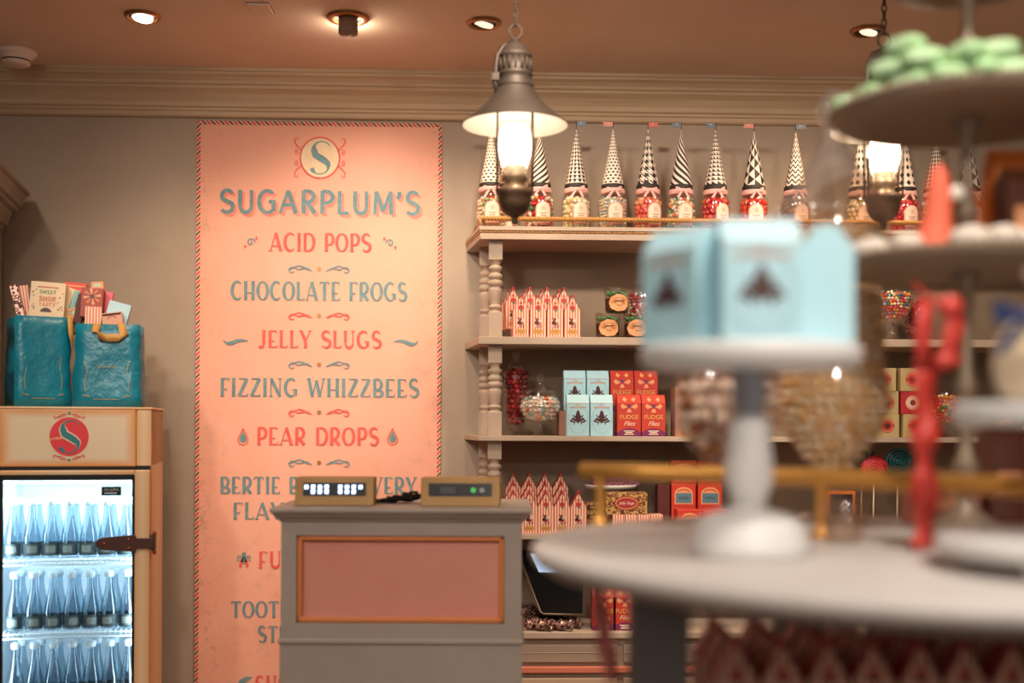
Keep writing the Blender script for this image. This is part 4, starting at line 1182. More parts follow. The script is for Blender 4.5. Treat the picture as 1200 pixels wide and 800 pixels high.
# lollipops and an orange-edged book further right
def lollipop(px, py, c1, c2, label, y=3.80, rad=.040):
    p = wp(px, py, y)
    o = MB().tube([(0, 0, -rad), (0, .004, zl - p.z)], .0025, 8).obj('swirl_lollipop', M_pale, loc=(p.x, y, p.z)); tag(o, label, 'lollipop', 'swirl lollipops')
    d = MB()
    d.tube([((rad - .0055) * (1 - t_ / 66) * math.cos(t_ * .38), -.002 * (t_ / 66), (rad - .0055) * (1 - t_ / 66) * math.sin(t_ * .38)) for t_ in range(62)], .0066, 8)
    d.obj('candy_spiral', mat('swirl_' + c1.strip('#'), c1, .25, coat=.4), o)
    d = MB().tube([((rad - .011) * (1 - t_ / 66) * math.cos(t_ * .38 + .4), -.005, (rad - .011) * (1 - t_ / 66) * math.sin(t_ * .38 + .4)) for t_ in range(58)], .0030, 6)
    d.obj('candy_stripe', mat('swirl_' + c2.strip('#'), c2, .25, coat=.4), o)
lollipop(1024, 550, '#c01f30', '#e8554c', 'red swirl lollipop behind the brass rail, right of the apothecary jar', 3.77, .048)
lollipop(1052, 541, '#2a7f88', '#1d3a40', 'teal swirl lollipop behind the red lollipop on the lower shelf', 3.84, .048)
lollipop(1010, 535, '#333a3e', '#7a8a86', 'dark swirl lollipop behind the red and teal ones', 3.89, .044)
p = wp(992, 626, 3.76)
o = MB().box(-.045, .045, -.02, .02, 0, .135).obj('orange_edged_box', mat('orange_card', '#d9742c', .5), loc=(p.x - .02, 3.77, zl), bevel=.001)
tag(o, 'black box with an orange edge behind the brass rail, lower shelf', 'box')
k = MB(); k.quad([(-.038, -.0208, .008), (.036, -.0208, .008), (.036, -.0208, .125), (-.038, -.0208, .125)], 0)
for q in (.03, .05, .07, .09): k.ribbon2([(.0, q), (.012, q + .016), (.024, q)], .003, lambda a, b: (a, -.0214, b), 1)
k.obj('front_print', [M_dark, M_pale], o)
p = wp(795, 510, 3.80)
o = MB().prism([(-.03, 0), (.07, 0), (.058, .165), (.045, .165)], -.05, .05, 'y').obj('card_display', mat('tan_card', '#c08a64', .6), loc=(p.x + .01, 3.79, zm), bevel=.001)
tag(o, 'slanting tan card display beside the fudge cartons on the middle shelf', 'card display')
MB().box(-.03, -.004, -.045, .045, .0, .155).obj('back_panel', M_step, o)

# touch screen and foil sweets on the low worktop
M_blackpl = mat('black_plastic', '#0d0b0a', .85, spec=.15)
p = wp(655, 725, 3.50)
o = empty('point_of_sale_screen', (wp(660, 735, 3.72).x, 3.835, zb), R(-8)); tag(o, 'black tilted till screen behind the pay counter, pale display lit', 'till screen')
q = MB().prism([(-.085, .105), (.13, .105), (.13, -.105), (.005, -.105)], -.012, .012, 'y').obj('housing', M_blackpl, o, loc=(-.055, -.055, .140), bevel=.004); q.rotation_euler = (R(-24), 0, 0)
e = MB().tube([(-.087, -.013, .107), (-.002, -.013, -.10), (.008, -.013, -.107), (.13, -.013, -.107)], .004, 8).obj('metal_edge', mat('brushed_bronze', '#7d6a58', .4, .6), q)
MB().quad([(-.012, -.0135, .030), (.085, -.0135, .030), (.065, -.0135, .092), (-.042, -.0135, .092)]).ribbon2([(-.0, .06), (.02, .072), (.04, .06)], .014, lambda a, b: (a, -.014, b), 1).obj('display', [mat('lit_display', '#9db4cc', .4, emit='#a9c6ea', estr=.75), mat('display_icon', '#5a6c84', .5)], q)
MB().box(-.10, .05, -.05, .06, 0, .012).prism([(-.07, .012), (.01, .012), (.0, .12), (-.06, .12)], -.02, 0, 'y').obj('foot', M_blackpl, o, bevel=.003)
M_foil = mat('patterned_foil', '#a07a70', .3, .6, build=damask('#c9a090', '#3a1c1c', 90))
for i, (px, y) in enumerate(((622, 3.72), (634, 3.70), (646, 3.715), (658, 3.70), (668, 3.74), (628, 3.76))):
    p = wp(px, 738, y); rnd = random.Random(i)
    m = MB().ball((0, 0, .017), .017, (1.2, 1, 1), 12, 8)
    for s in (-1, 1):
        m.lathe([(.004, .0), (.010, .008), (.016, .016)], 12, caps=False)
        nv = 36
        m.v[-nv:] = [(s * (.018 + z), x, .017 + y_) for x, y_, z in m.v[-nv:]]
    tag(m.obj('foil_wrapped_sweet', M_foil, loc=(p.x, y, zb + .001), rz=rnd.uniform(-.6, .6)), 'foil wrapped sweet lying below the till screen', 'sweet', 'foil wrapped sweets below the till screen')
o = MB().box(-.05, .05, -.03, .03, 0, .045).obj('foil_carton', M_foil, loc=(wp(600, 738, 3.85).x + .03, 3.94, zb), bevel=.001)
tag(o, 'patterned foil carton at the dark back of the low worktop', 'carton')
# ------------------------------------------------------------------ drinks fridge, turned a little toward the room
FR_A = R(12) + YAW                                 # rotation about z
pr = cw((178 - 600) / F * 3.45, 3.45)
fu = Vector((math.cos(R(12) + YAW), math.sin(R(12) + YAW), 0)); fn = Vector((fu.y, -fu.x, 0))
def fpx(px, py, off=0.0):                          # pixel -> (u, z) on the fridge front plane pushed off metres toward the viewer
    d = ray(px, py); P0 = pr + fn * off
    t = (P0 - CAM).dot(fn) / d.dot(fn); q = CAM + d * t
    return (q - P0).dot(fu), q.z
uC = fpx(81, 512)[0]; HWd = -uC                   # half width: right edge is u = 0
fo = pr + fu * uC
fr = empty('drinks_fridge', (fo.x, fo.y, 0), FR_A)
tag(fr, 'cream and amber drinks fridge with a glass door and bottles, beside the salmon wall sign', 'fridge')
def fl(px, py, off=0.0):
    u, z = fpx(px, py, off); return u - uC, z
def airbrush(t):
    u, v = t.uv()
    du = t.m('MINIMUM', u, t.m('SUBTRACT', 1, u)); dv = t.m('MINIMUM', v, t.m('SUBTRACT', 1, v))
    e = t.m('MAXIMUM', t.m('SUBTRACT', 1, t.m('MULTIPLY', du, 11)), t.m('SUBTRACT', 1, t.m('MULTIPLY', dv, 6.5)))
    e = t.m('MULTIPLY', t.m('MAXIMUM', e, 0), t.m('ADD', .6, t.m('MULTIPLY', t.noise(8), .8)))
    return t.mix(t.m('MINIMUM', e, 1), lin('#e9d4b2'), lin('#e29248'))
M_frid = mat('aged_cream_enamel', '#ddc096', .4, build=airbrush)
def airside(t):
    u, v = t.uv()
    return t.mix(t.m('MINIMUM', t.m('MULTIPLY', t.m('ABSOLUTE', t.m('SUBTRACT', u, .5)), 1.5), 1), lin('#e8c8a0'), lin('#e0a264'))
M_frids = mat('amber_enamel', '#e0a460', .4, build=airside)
M_fin = mat('fridge_white_liner', '#dfe8ee', .5)
M_gask = mat('black_gasket', '#08090a', .4)
zt = fl(81, 476.5)[1]; D = .40
zh0 = fl(81, 548)[1]
W2 = HWd
# body shell
b = MB()
b.box(-W2, -W2 + .035, .0, D, .05, zt - .006); b.box(W2 - .035, W2, .0, D, .05, zt - .006)
b.box(-W2 + .035, W2 - .035, D - .03, D, .05, zt - .006); b.box(-W2 + .035, W2 - .035, .0, D - .03, .05, .12)
b.box(-W2, W2, .0, D, zh0, zt - .006)
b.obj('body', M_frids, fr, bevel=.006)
for sx_ in (-1, 1):
    for y_ in (.05, D - .05):
        MB().lathe([(.02, 0), (.02, .01), (.012, .012), (.012, .05)], 16, (sx_ * (W2 - .05), y_, 0)).obj('foot', M_gask, fr)
li = MB()
li.quad([(-W2 + .036, D - .031, .12), (W2 - .036, D - .031, .12), (W2 - .036, D - .031, zh0 - .002), (-W2 + .036, D - .031, zh0 - .002)])
li.quad([(-W2 + .036, 0, .12), (-W2 + .036, D - .031, .12), (-W2 + .036, D - .031, zh0), (-W2 + .036, 0, zh0)])
li.quad([(W2 - .036, D - .031, .12), (W2 - .036, 0, .12), (W2 - .036, 0, zh0), (W2 - .036, D - .031, zh0)])
li.quad([(-W2 + .036, 0, zh0 - .002), (W2 - .036, 0, zh0 - .002), (W2 - .036, D - .03, zh0 - .002), (-W2 + .036, D - .03, zh0 - .002)])
li.quad([(-W2 + .036, 0, .122), (W2 - .036, 0, .122), (W2 - .036, D - .03, .122), (-W2 + .036, D - .03, .122)])
li.obj('liner', M_fin, fr)
# header: three front panels, the middle one carrying the emblem
x160 = fl(160, 512)[0]
MB().box(-x160, x160, -.014, 0, zh0 + .004, zt - .007).obj('header_panel', M_frid, fr, bevel=.003)
for s in (-1, 1):
    MB().box(min(s * x160, s * W2) + (.001 if s > 0 else 0), max(s * x160, s * W2) - (.001 if s < 0 else 0), -.012, 0, zh0 + .004, zt - .007).obj('corner_panel', M_frids, fr, bevel=.003)
MB().box(-W2 - .004, W2 + .004, -.016, D, zt - .007, zt).obj('top_cap', M_frids, fr, bevel=.003)
pl = lambda a, q: (a, -.0148 - .0005 * LAY[0], q)
cx_, cz_ = fl(81, 511.5, .015); LAY[0] = 0
pxm = fl(82, 511, .015)[0] - fl(81, 511, .015)[0]
def ragged(t):
    v, x, y, z = t.ob()
    n = t.node('ShaderNodeMapping'); t.l.new(v, n.inputs[0]); n.inputs['Scale'].default_value = (14, 1, 42)
    return t.ramp(t.noise(1.0, 3, .6, n.outputs[0]), [(.66, lin('#e83c44')), (.70, lin('#e9a078'))])
MB().fan(arc(cx_, cz_, 23 * pxm, 24 * pxm, 0, 352, 44), pl).obj('emblem', mat('worn_scarlet_print', '#e83c44', .5, build=ragged), fr)
LAY[0] = 1
monogram(MB(), cx_, cz_, 42 * pxm, pl, 0, .24).obj('monogram_outline', M_pale, fr)
LAY[0] = 2
monogram(MB(), cx_, cz_, 42 * pxm, pl, 0, .16).obj('monogram', mat('teal_print', '#357f88', .5), fr)
k = MB()
for s in (-1, 1):
    for q in (-1, 1):
        P = lambda a, b: (cx_ + s * a * pxm, cz_ + q * b * pxm)
        k.ribbon2([P(3, 28), P(8, 27.5), P(13, 24.5), P(17, 22.5), P(18.5, 24.5), P(16.5, 26)], [a * pxm for a in (.8, 1.4, 1.2, 1.2, 1.2, .8)], pl, 0)
        k.ribbon2([P(5, 26), P(10, 24), P(14, 24.8)], .8 * pxm, pl, 0)
for q in (-1, 1): k.fan(arc(cx_, cz_ + q * 29 * pxm, 1.6 * pxm, 1.6 * pxm, 0, 330, 10), pl, 1)
k.obj('emblem_scrolls', [mat('worn_scarlet_plain', '#e8605a', .5), mat('teal_print', '#357f88')], fr)
# door
zd1 = fl(81, 550.5)[1]; zg1 = fl(81, 556)[1]; xg1 = fl(158.5, 650)[0]; xg0 = -xg1; zd0 = .10
d = MB()
d.box(xg1, W2 - .003, -.03, -.002, zd0, zd1); d.box(-W2 + .003, xg0, -.03, -.002, zd0, zd1)
d.box(xg0, xg1, -.03, -.002, zg1, zd1); d.box(xg0, xg1, -.03, -.002, zd0, zd0 + .05)
door = d.obj('door', M_frids, fr, bevel=.003)
g = MB(); w_ = .012
zi1 = fl(81, 562)[1]; zi0 = zd0 + .065
g.box(xg0, xg0 + w_, -.032, -.02, zd0 + .05, zg1); g.box(xg1 - w_ * .5, xg1, -.032, -.02, zd0 + .05, zg1); g.box(xg0, xg1, -.032, -.02, zi1, zg1); g.box(xg0, xg1, -.032, -.02, zd0 + .05, zi0)
g.obj('gasket', M_gask, door)
MB().box(-W2 + .004, W2 - .004, -.0118, .001, zd1 - .012, zh0 + .006).obj('gap_light_stop', M_gask, fr)  # dark strip added to stop interior light leaking above the door
MB().box(xg0 + w_, xg1 - w_ * .5, -.027, -.023, zi0, zi1).obj('pane', glass('fridge_glass', '#f4fafc', .06), door)
a_, b_ = fl(119, 580.5, .03), fl(142, 570, .03)
o = MB().box(a_[0], b_[0], -.031, -.029, a_[1], b_[1]).obj('name_plate', M_gask, door)
k = MB(); pl = lambda a, q: (a, -.0316, q)
text_strokes(k, 'ACADIA', a_[0] + .006, b_[0] - .006, (a_[1] + b_[1]) / 2 + .001, b_[1] - .005, pl, k=.2, n=.12, low=.45)
k.ribbon2([(a_[0] + .008, a_[1] + .007), (b_[0] - .012, a_[1] + .007)], .004, pl)
k.obj('plate_lettering', mat('silver_print', '#b8c2c8', .5), door)
# leather strap
a_, b_ = fl(113, 637, .035), fl(180, 637, .035)
xs_, xe_, zc = a_[0], b_[0], a_[1]
hh = .024
o_ = [(xs_ + .02, zc + hh * .75)] + arc(xs_ + .02, zc, .022, hh * .75, 90, 270, 10) + [(fl(160, 637)[0], zc - hh * 1.05), (fl(161.5, 637)[0], zc - hh * .6), (xe_, zc - hh * .6), (xe_, zc + hh * .6), (fl(161.5, 637)[0], zc + hh * .6), (fl(160, 637)[0], zc + hh * 1.05)]
hd = MB().prism(o_, -.040, -.034, 'y').box(xe_ - .006, xe_ + .004, -.036, .01, zc - hh * 1.0, zc + hh * 1.0).obj('leather_strap', mat('brown_leather', '#4a2a22', .5, bump=(120, .3, .001)), fr, bevel=.0015)
k = MB()
for px, py in ((122, 637), (151, 632), (151, 642)):
    a = fl(px, py, .04); k.ball((a[0], -.041, a[1]), .0045, (1, .6, 1), 12, 6)
for s in (-1, 1): k.ball((xe_ + .002, -.03, zc + s * hh * 1.15), .006, (1, 1, 1.2), 10, 6)
k.obj('rivets', mat('copper_rivet', '#a65a3c', .3, .8), hd)
# light, wire shelves, bottles
MB().box(-W2 + .06, W2 - .06, .02, .035, zi1 - .012, zi1 - .002).obj('light_tube', mat('cold_tube', '#ffffff', .4, emit='#e6f4ff', estr=2.5), fr)
al = bpy.data.lights.new('fridge_light', 'AREA'); al.energy = 2.4; al.color = (.80, .92, 1); al.shape = 'RECTANGLE'; al.size = .38; al.size_y = .10
q = bpy.data.objects.new('fridge_light', al); COL.objects.link(q); q.parent = fr; q.location = (0, .10, zh0 - .03)
for x_ in (-1, 1):
    al = bpy.data.lights.new('fridge_side_light', 'AREA'); al.energy = 1.0; al.color = (.72, .88, 1); al.shape = 'RECTANGLE'; al.size = .03; al.size_y = .8
    q = bpy.data.objects.new('fridge_side_light', al); COL.objects.link(q); q.parent = fr; q.location = (x_ * (W2 - .045), .025, .75)
    q.rotation_euler = (0, 0, 0); q.rotation_euler = Vector((-x_ * .6, .8, 0)).to_track_quat('-Z', 'Y').to_euler()
M_wire = mat('white_wire', '#dfe8ec', .4)
M_bot = glass('bottle_glass', '#d2e2ea', .22, .08)
M_cap = mat('white_bottle_cap', '#e6f0f4', .35)
M_blab = mat('slate_bottle_label', '#39464c', .6)
M_blab2 = mat('pale_label_print', '#8c9890', .6)
def bottle_proto():
    o = empty('clear_bottle')
    MB().lathe([(.001, .002), (.028, .001), (.031, .006), (.0315, .058), (.030, .075), (.019, .125), (.0135, .155), (.012, .175), (.012, .188)], 24, caps=False).obj('bottle', M_bot, o)
    MB().lathe([(.013, .186), (.0155, .188), (.0165, .196), (.016, .206), (.010, .211), (.001, .212)], 20).obj('cap', M_cap, o)
    k = MB(); patch(k, [(.008, .038), (.052, .038)], .0322, 0)
    pl = on_cyl(.0328)
    patch(k, [(.018, .012), (.024, .018), (.038, .018), (.044, .012)], .0328, 1)
    k.ribbon2(arc(0, .031, .026, .018, 20, 160, 10), .0012, pl, 1); k.ribbon2(arc(0, .031, .026, .018, 200, 340, 10), .0012, pl, 1)
    k.obj('label', [M_blab, M_blab2], o)
    return tag(o, 'clear bottle', 'bottle')
BOT = Repeat(bottle_proto())
rows = ((668.5, 653.5, 'top'), (730, 738, 'second'), (800, 822, 'third'))
shelf_z = []
for py in (653.5, 738.5, 821):
    z = fl(81, py, -.04)[1]; shelf_z.append(z)
    m = MB()
    for y_ in (.03, .12, .21, .30): m.tube([(-W2 + .037, y_, z - .006), (W2 - .037, y_, z - .006)], .003, 6)
    for i in range(26):
        x_ = -W2 + .045 + (2 * W2 - .09) * i / 25; m.tube([(x_, .03, z - .0025), (x_, .33, z - .0025)], .0018, 5)
        m.tube([(x_, .028, z - .018), (x_, .028, z - .002)], .0018, 5)
    m.tube([(-W2 + .037, .028, z - .018), (W2 - .037, .028, z - .018)], .003, 6)
    m.obj('wire_shelf', M_wire, fr)
bot_px = ((17, 38, 57, 76, 101, 122, 146), (25, 46, 67, 90, 111, 133, 153), (27, 49, 71, 92, 113, 134, 153))
for i, z in enumerate(shelf_z[:3]):
    tops = (608 - 0, 0, 0)
    for j in range(7):
        x_ = -.164 + .0525 * j + (.0, .006, .009)[i]
        for row, y_ in enumerate((.065, .125)):
            lab = 'white-capped bottle on the %s fridge shelf, %s from the left in the %s' % (('top', 'middle', 'bottom')[i], ORD[j], ('front row', 'row behind')[row])
            o = BOT.at((0, 0, 0), 0, lab, 'bottles in the fridge', .81)
            wpnt = fr.matrix_basis @ Vector((x_ + row * .008, y_, z + .001))
            o.location = wpnt; o.rotation_euler = (0, 0, FR_A + random.uniform(-.3, .3) + .1)

# ------------------------------------------------------------------ two teal bags of sweets on the fridge
def teal_col(t):
    return t.ramp(t.noise(6, 5, .6), [(.3, lin('#0d7288')), (.7, lin('#128aa2'))])
M_teal = mat('teal_woven_plastic', '#147684', .38, build=teal_col, bump=(14, .5, .02))
M_gild = mat('faint_gold_print', '#a8925c', .45)
M_strap = mat('gold_webbing', '#c8944c', .6)
def bag(name, x0, x1, y0, y1, z0, h, label, rz=0, fold=.0, prints=1):
    """open bag in fridge coordinates; one of the sides is pleated"""
    o = empty(name, fr.matrix_basis @ Vector(((x0 + x1) / 2, (y0 + y1) / 2, z0)), FR_A + rz)
    tag(o, label, 'bag', 'teal bags on the fridge')
    w, d = (x1 - x0) / 2, (y1 - y0) / 2
    rnd = random.Random(int(x0 * 1000) + 5)
    ring = [(-w, -d)] + [(-w + 2 * w * k / 6, -d) for k in range(1, 6)] + [(w, -d), (w - fold, -d * .33), (w, d * .33), (w, d)] + [(w - 2 * w * k / 4, d) for k in range(1, 4)] + [(-w, d), (-w + fold, d * .1)]
    n = len(ring); NZ = 8
    m = MB()
    for iz in range(NZ + 1):
        t_ = iz / NZ
        for (x, y) in ring:
            f = 1.0 - .05 * t_
            wx = rnd.uniform(-1, 1) * .004 * math.sin(math.pi * t_); wy = rnd.uniform(-1, 1) * .006 * math.sin(math.pi * t_)
            m.v.append((x * f + wx, y * (1.0 - .25 * t_) + wy, h * t_))
    for iz in range(NZ):
        for k in range(n):
            k2 = (k + 1) % n
            m.face((iz * n + k, iz * n + k2, (iz + 1) * n + k2, (iz + 1) * n + k), 0, True)
    m.face(range(n - 1, -1, -1))
    m.obj('bag_body', M_teal, o, thick=.0025, split=45)
    k = MB(); pl = lambda a, q: (a, -d * (1.0 - .25 * q / h) - .0045, q)
    for s in (-1, 1):
        k.ribbon2([(s * w * .62, h * .18), (s * w * .66, h * .3), (s * w * .58, h * .42), (s * w * .64, h * .55)], .002, pl)
        k.ribbon2([(s * w * .5, h * .12), (s * w * .72, h * .14)], .003, pl)
    k.ribbon2([(-w * .4, h * .09), (w * .4, h * .09)], .002, pl)
    if prints: k.ribbon2([(-w * .3 + w * .6 * i / 9, h * .48 + .003 * (-1) ** i) for i in range(10)], .0022, pl)
    k.obj('gold_print', M_gild, o)
    return o, w, d
zt_ = zt + .001
a_, b_ = fl(4, 470, -.06)[0], fl(80, 470, -.06)[0]
um = (a_ + b_) / 2 + .004
bl, wl, dl = bag('teal_sweet_bag', um - .090, um + .068, .045, .215, zt_, fl(40, 371, -.08)[1] - zt, 'teal bag on the fridge crammed with boxes, a cream lettered box tallest', R(20), .03, 0)
a_, b_ = fl(83, 470, -.0)[0], fl(163, 470, -.0)[0]
br_, wr, dr = bag('teal_sweet_bag', a_ + .003, b_ + .003, .015, .16, zt_, fl(122, 380, -.03)[1] - zt, 'teal bag on the fridge with a gold webbing handle hanging down its front', 0, .02, 1)
hr = fl(122, 380, -.03)[1] - zt
k = MB(); yy = -dr * .75 - .006
def strap(mb, pts, hw):
    mb.strip([(x - (hw if i in (0, 1) or i >= len(pts) - 2 else hw * .2), y, z + (0 if i in (0, 1) or i >= len(pts) - 2 else hw)) for i, (x, y, z) in enumerate(pts)],
             [(x + (hw if i in (0, 1) or i >= len(pts) - 2 else hw * .2), y, z - (0 if i in (0, 1) or i >= len(pts) - 2 else hw)) for i, (x, y, z) in enumerate(pts)])
strap(k, [(-.030, yy + .002, hr + .001), (-.034, yy - .006, hr - .024), (-.026, yy - .012, hr - .036), (0, yy - .014, hr - .042), (.030, yy - .013, hr - .040), (.046, yy - .006, hr - .030), (.036, yy + .002, hr + .003)], .011)
k.obj('handle', M_strap, br_, thick=.002)
k = MB(); strap(k, [(-.012, dr * .72, hr - .004), (-.008, dr * .72, hr + .022), (0, dr * .7, hr + .03), (.012, dr * .7, hr + .03), (.02, dr * .72, hr + .022), (.022, dr * .72, hr - .004)], .008)
k.obj('handle', M_strap, br_, thick=.002)
hl = fl(40, 371, -.08)[1] - zt
k = MB(); k.strip([(wl * .86, -dl * .75 - .006, hl + .004), (wl * .9, -dl * .8 - .006, hl - .05), (wl * 1.02, -dl * .9 - .004, hl - .092)], [(wl * 1.06, -dl * .72 - .006, hl + .002), (wl * 1.07, -dl * .8 - .006, hl - .05), (wl * 1.04, -dl * .9 - .004, hl - .094)])
k.obj('handle', M_strap, bl, thick=.002)
def inbag(name, mats, px, py, w, h, d, tilt, yoff, label, cat='box', deco=None, yaw=0, gable=False):
    """a pack poking out of a bag: its face centre is seen at (px, py)"""
    u, z = fl(px, py, -yoff)
    L = h + .10
    m = MB()
    if gable: m.prism([(-w / 2, -L + h / 2), (w / 2, -L + h / 2), (w / 2, h / 2 - .012), (w * .3, h / 2), (-w * .3, h / 2), (-w / 2, h / 2 - .012)], -d / 2, d / 2, 'y')
    else: m.box(-w / 2, w / 2, -d / 2, d / 2, -h * .5 - (.012 if name == 'cream_sweet_box' else .03), h / 2)
    o = m.obj(name, mats, bevel=.001)
    o.location = fr.matrix_basis @ Vector((u, yoff, z)); o.rotation_euler = (R(-6), R(tilt), FR_A + R(yaw))
    tag(o, label, cat, 'packs poking out of the teal bags')
    if deco:
        k = MB(); mm = deco(k, w, h, lambda a, q: (a, -d / 2 - .001, q)); k.obj('print', mm, o)
    return o
M_cb = mat('cream_pack', '#ead2ac', .55)
def d_taffy(k, w, h, pl):
    for i, (tx, col) in enumerate((('SWEET', 1), ('SHOP', 0), ('TAFFY', 2))):
        text_strokes(k, tx, -w * .24, w * .24, h * (.14 - .19 * i), h * (.24 - .19 * i), pl, k=.22, n=.14, m=col)
    k.ribbon2([(-w * .3, h * .34), (w * .3, h * .34)], .0025, pl, 0)
    k.ribbon2([(-w * .25, h * -.12 + .004), (w * .25, h * -.12 + .004)], .002, pl, 2)
    rnd = random.Random(4)
    for i in range(16):
        s = -1 if i % 2 else 1
        k.fan(arc(s * rnd.uniform(w * .3, w * .45), rnd.uniform(-h * .4, h * .3), .0022, .0022, 0, 300, 6), pl, i % 3)
    k.fan(arc(-.002, -h * .42, .016, .012, 0, 180, 10), pl, 3)
    return [M_roofred, M_leaf, mat('orange_print', '#d9703c', .5), M_choc]
inbag('cream_sweet_box', M_cb, 57, 351, .098, .098, .04, 3, .130, 'cream box with coloured lines of lettering in the left bag', deco=d_taffy)
def d_dots(k, w, h, pl):
    rnd = random.Random(9)
    for i in range(26): k.fan(arc(rnd.uniform(-w * .4, w * .18), rnd.uniform(-h * .45, h * .4), .0026, .0026, 0, 300, 6), pl, i % 2)
    for x_ in (.28, .38, .46): k.ribbon2([(w * x_, -h * .48), (w * x_, h * .48)], .004, pl, 2)
    return [M_roofred, M_leaf, mat('turquoise_print', '#4fb0b0', .5)]
inbag('spotted_sweet_box', M_cb, 77, 354, .062, .088, .03, 18, .172, 'cream box with spots and turquoise stripes leaning behind the lettered box', deco=d_dots)
inbag('striped_sweet_packet', M_stripe, 27, 352, .040, .085, .025, -9, .135, 'red striped packet at the left end of the left bag', 'packet')
inbag('striped_sweet_packet', M_foil, 20, 350, .022, .080, .022, -14, .105, 'dark crumpled foil packet at the far left of the left bag', 'packet')
def d_red(k, w, h, pl):
    k.fan(arc(0, h * .15, .010, .007, 0, 340, 14), pl, 0); k.ribbon2([(-w * .4, -h * .1), (w * .4, -h * .1)], .006, pl, 1); k.ribbon2([(-w * .4, h * .38), (w * .4, h * .38)], .004, pl, 1)
    return [mat('pale_green_print', '#b8d0b0', .5), M_peach]
inbag('scarlet_sweet_box', M_tinred, 88, 350, .066, .095, .03, 4, .205, 'scarlet box with a pale oval at the top, back of the left bag', deco=d_red)
inbag('dark_red_sweet_box', mat('maroon_card', '#5a1f1c', .6), 95, 357, .024, .06, .02, 10, .13, 'narrow dark red box beside the pinwheel box', deco=None)
def d_wheel(k, w, h, pl):
    for i in range(8):
        a = 45 * i
        k.fan([(0, h * .05)] + arc(0, h * .05, w * .4, w * .4, a, a + 22, 4), pl, i % 2)
    k.fan(arc(0, h * .05, .007, .007, 0, 340, 12), lambda a, q: (a, pl(0, 0)[1] - .0006, q), 2)
    return [M_peach, mat('orange_print', '#d9703c'), mat('plum_print', '#5a2048', .5)]
inbag('pinwheel_sweet_box', mat('rust_card', '#9c3a20', .5), 109, 350, .062, .058, .04, 3, .10, 'rust coloured box with an orange pinwheel print', deco=d_wheel)
inbag('orange_topped_box', mat('apricot_card', '#e9a070', .5), 115, 337, .035, .03, .03, -4, .14, 'small apricot box peeping over the pinwheel box', deco=d_red)
inbag('hot_pink_packet', mat('crimson_pack', '#d42f4c', .4), 121, 355, .05, .07, .02, 10, .135, 'crimson rounded packet behind the pinwheel box', 'packet')
inbag('pink_striped_box', M_stripe, 110, 370, .046, .05, .03, 1, .08, 'pink striped box standing in the middle of the right bag', deco=None)
inbag('kraft_sweet_box', mat('kraft_card', '#b8956a', .6), 90, 370, .075, .045, .04, -12, .15, 'kraft box with red lettering between the two bags', deco=d_red)
inbag('aqua_sweet_box', M_aqua, 139, 366, .064, .055, .03, 14, .10, 'plain aqua box tilted at the right of the right bag')
inbag('gold_trimmed_box', mat('salmon_card', '#d99a78', .5), 132, 373, .058, .030, .035, -8, .06, 'salmon and black edged box at the front of the right bag', deco=lambda k, w, h, pl: (k.ribbon2([(-w * .45, h * .3), (w * .45, h * .3)], .005, pl, 0), k.ribbon2(arc(0, -.004, .012, .008, 0, 180, 8), .003, pl, 1), [M_dark, M_roofred])[-1])
# ------------------------------------------------------------------ pay counter
M_ctr = mat('grey_counter_paint', '#978a80', .55, build=lambda t: t.ramp(t.noise(4, 5, .6), [(.3, lin('#93857a')), (.7, lin('#a09388'))]))
M_pnl = mat('dusty_pink_panel', '#c9816e', .6, build=lambda t: t.ramp(t.noise(3, 4, .6), [(.3, lin('#c57c6a')), (.7, lin('#cd8875'))]))
M_orl = mat('amber_inner_trim', '#c4743e', .5)
ZC = 2.80
def kx(px, Z=ZC): return (px - CX) / F * Z
def kz(py, Z=ZC): return CAM.z + (HY - py) / F * Z
cx0 = (kx(330) + kx(612)) / 2
cpos = cw(cx0, ZC); CR = YAW
ct = empty('pay_counter', (cpos.x, cpos.y, 0), CR); tag(ct, 'grey pay counter with a recessed dusty pink panel', 'counter')
Wd = (kx(612) - kx(330)) / 2; zTop = kz(596.5, ZC - .024)
DEP = .34
zpt, zpb = kz(628), kz(731); xpl, xpr = kx(348) - cx0, kx(592) - cx0
zled = kz(749)
b = MB()
b.box(-Wd, xpl, 0, DEP, zled, zTop - .03); b.box(xpr, Wd, 0, DEP, zled, zTop - .03)
b.box(xpl, xpr, 0, DEP, zpt, zTop - .03); b.box(xpl, xpr, 0, DEP, zled, zpb); b.box(xpl, xpr, .022, DEP, zpb, zpt)
b.obj('frieze', M_ctr, ct)
MB().box(xpl + .012, xpr - .012, .014, .022, zpb + .012, zpt - .012).obj('pink_panel', M_pnl, ct)
t_ = MB()
for a0, a1, b0, b1 in ((xpl, xpl + .014, zpb, zpt), (xpr - .014, xpr, zpb, zpt), (xpl, xpr, zpb, zpb + .014), (xpl, xpr, zpt - .014, zpt)):
    t_.box(a0, a1, .004, .022, b0, b1)
t_.obj('panel_trim', M_orl, ct, bevel=.004)
cr_ = [(0, zTop - .034), (-.004, zTop - .033), (-.006, zTop - .028), (-.011, zTop - .024), (-.019, zTop - .014), (-.0235, zTop - .010), (-.0245, zTop - .003), (-.022, zTop)]
cm = MB(); b0 = len(cm.v)
ring = []
for y, z in cr_:
    ring.append([(-Wd + y, y, z), (Wd - y, y, z), (Wd - y, DEP - y * .5, z), (-Wd + y, DEP - y * .5, z)])
for r_ in ring: cm.v += r_
for i in range(len(ring) - 1):
    for k in range(4): cm.face((i * 4 + k, i * 4 + (k + 1) % 4, i * 4 + 4 + (k + 1) % 4, i * 4 + 4 + k))
cm.face([(len(ring) - 1) * 4 + k for k in range(4)]); cm.face([3, 2, 1, 0])
cm.obj('worktop', M_ctr, ct, bevel=.002)
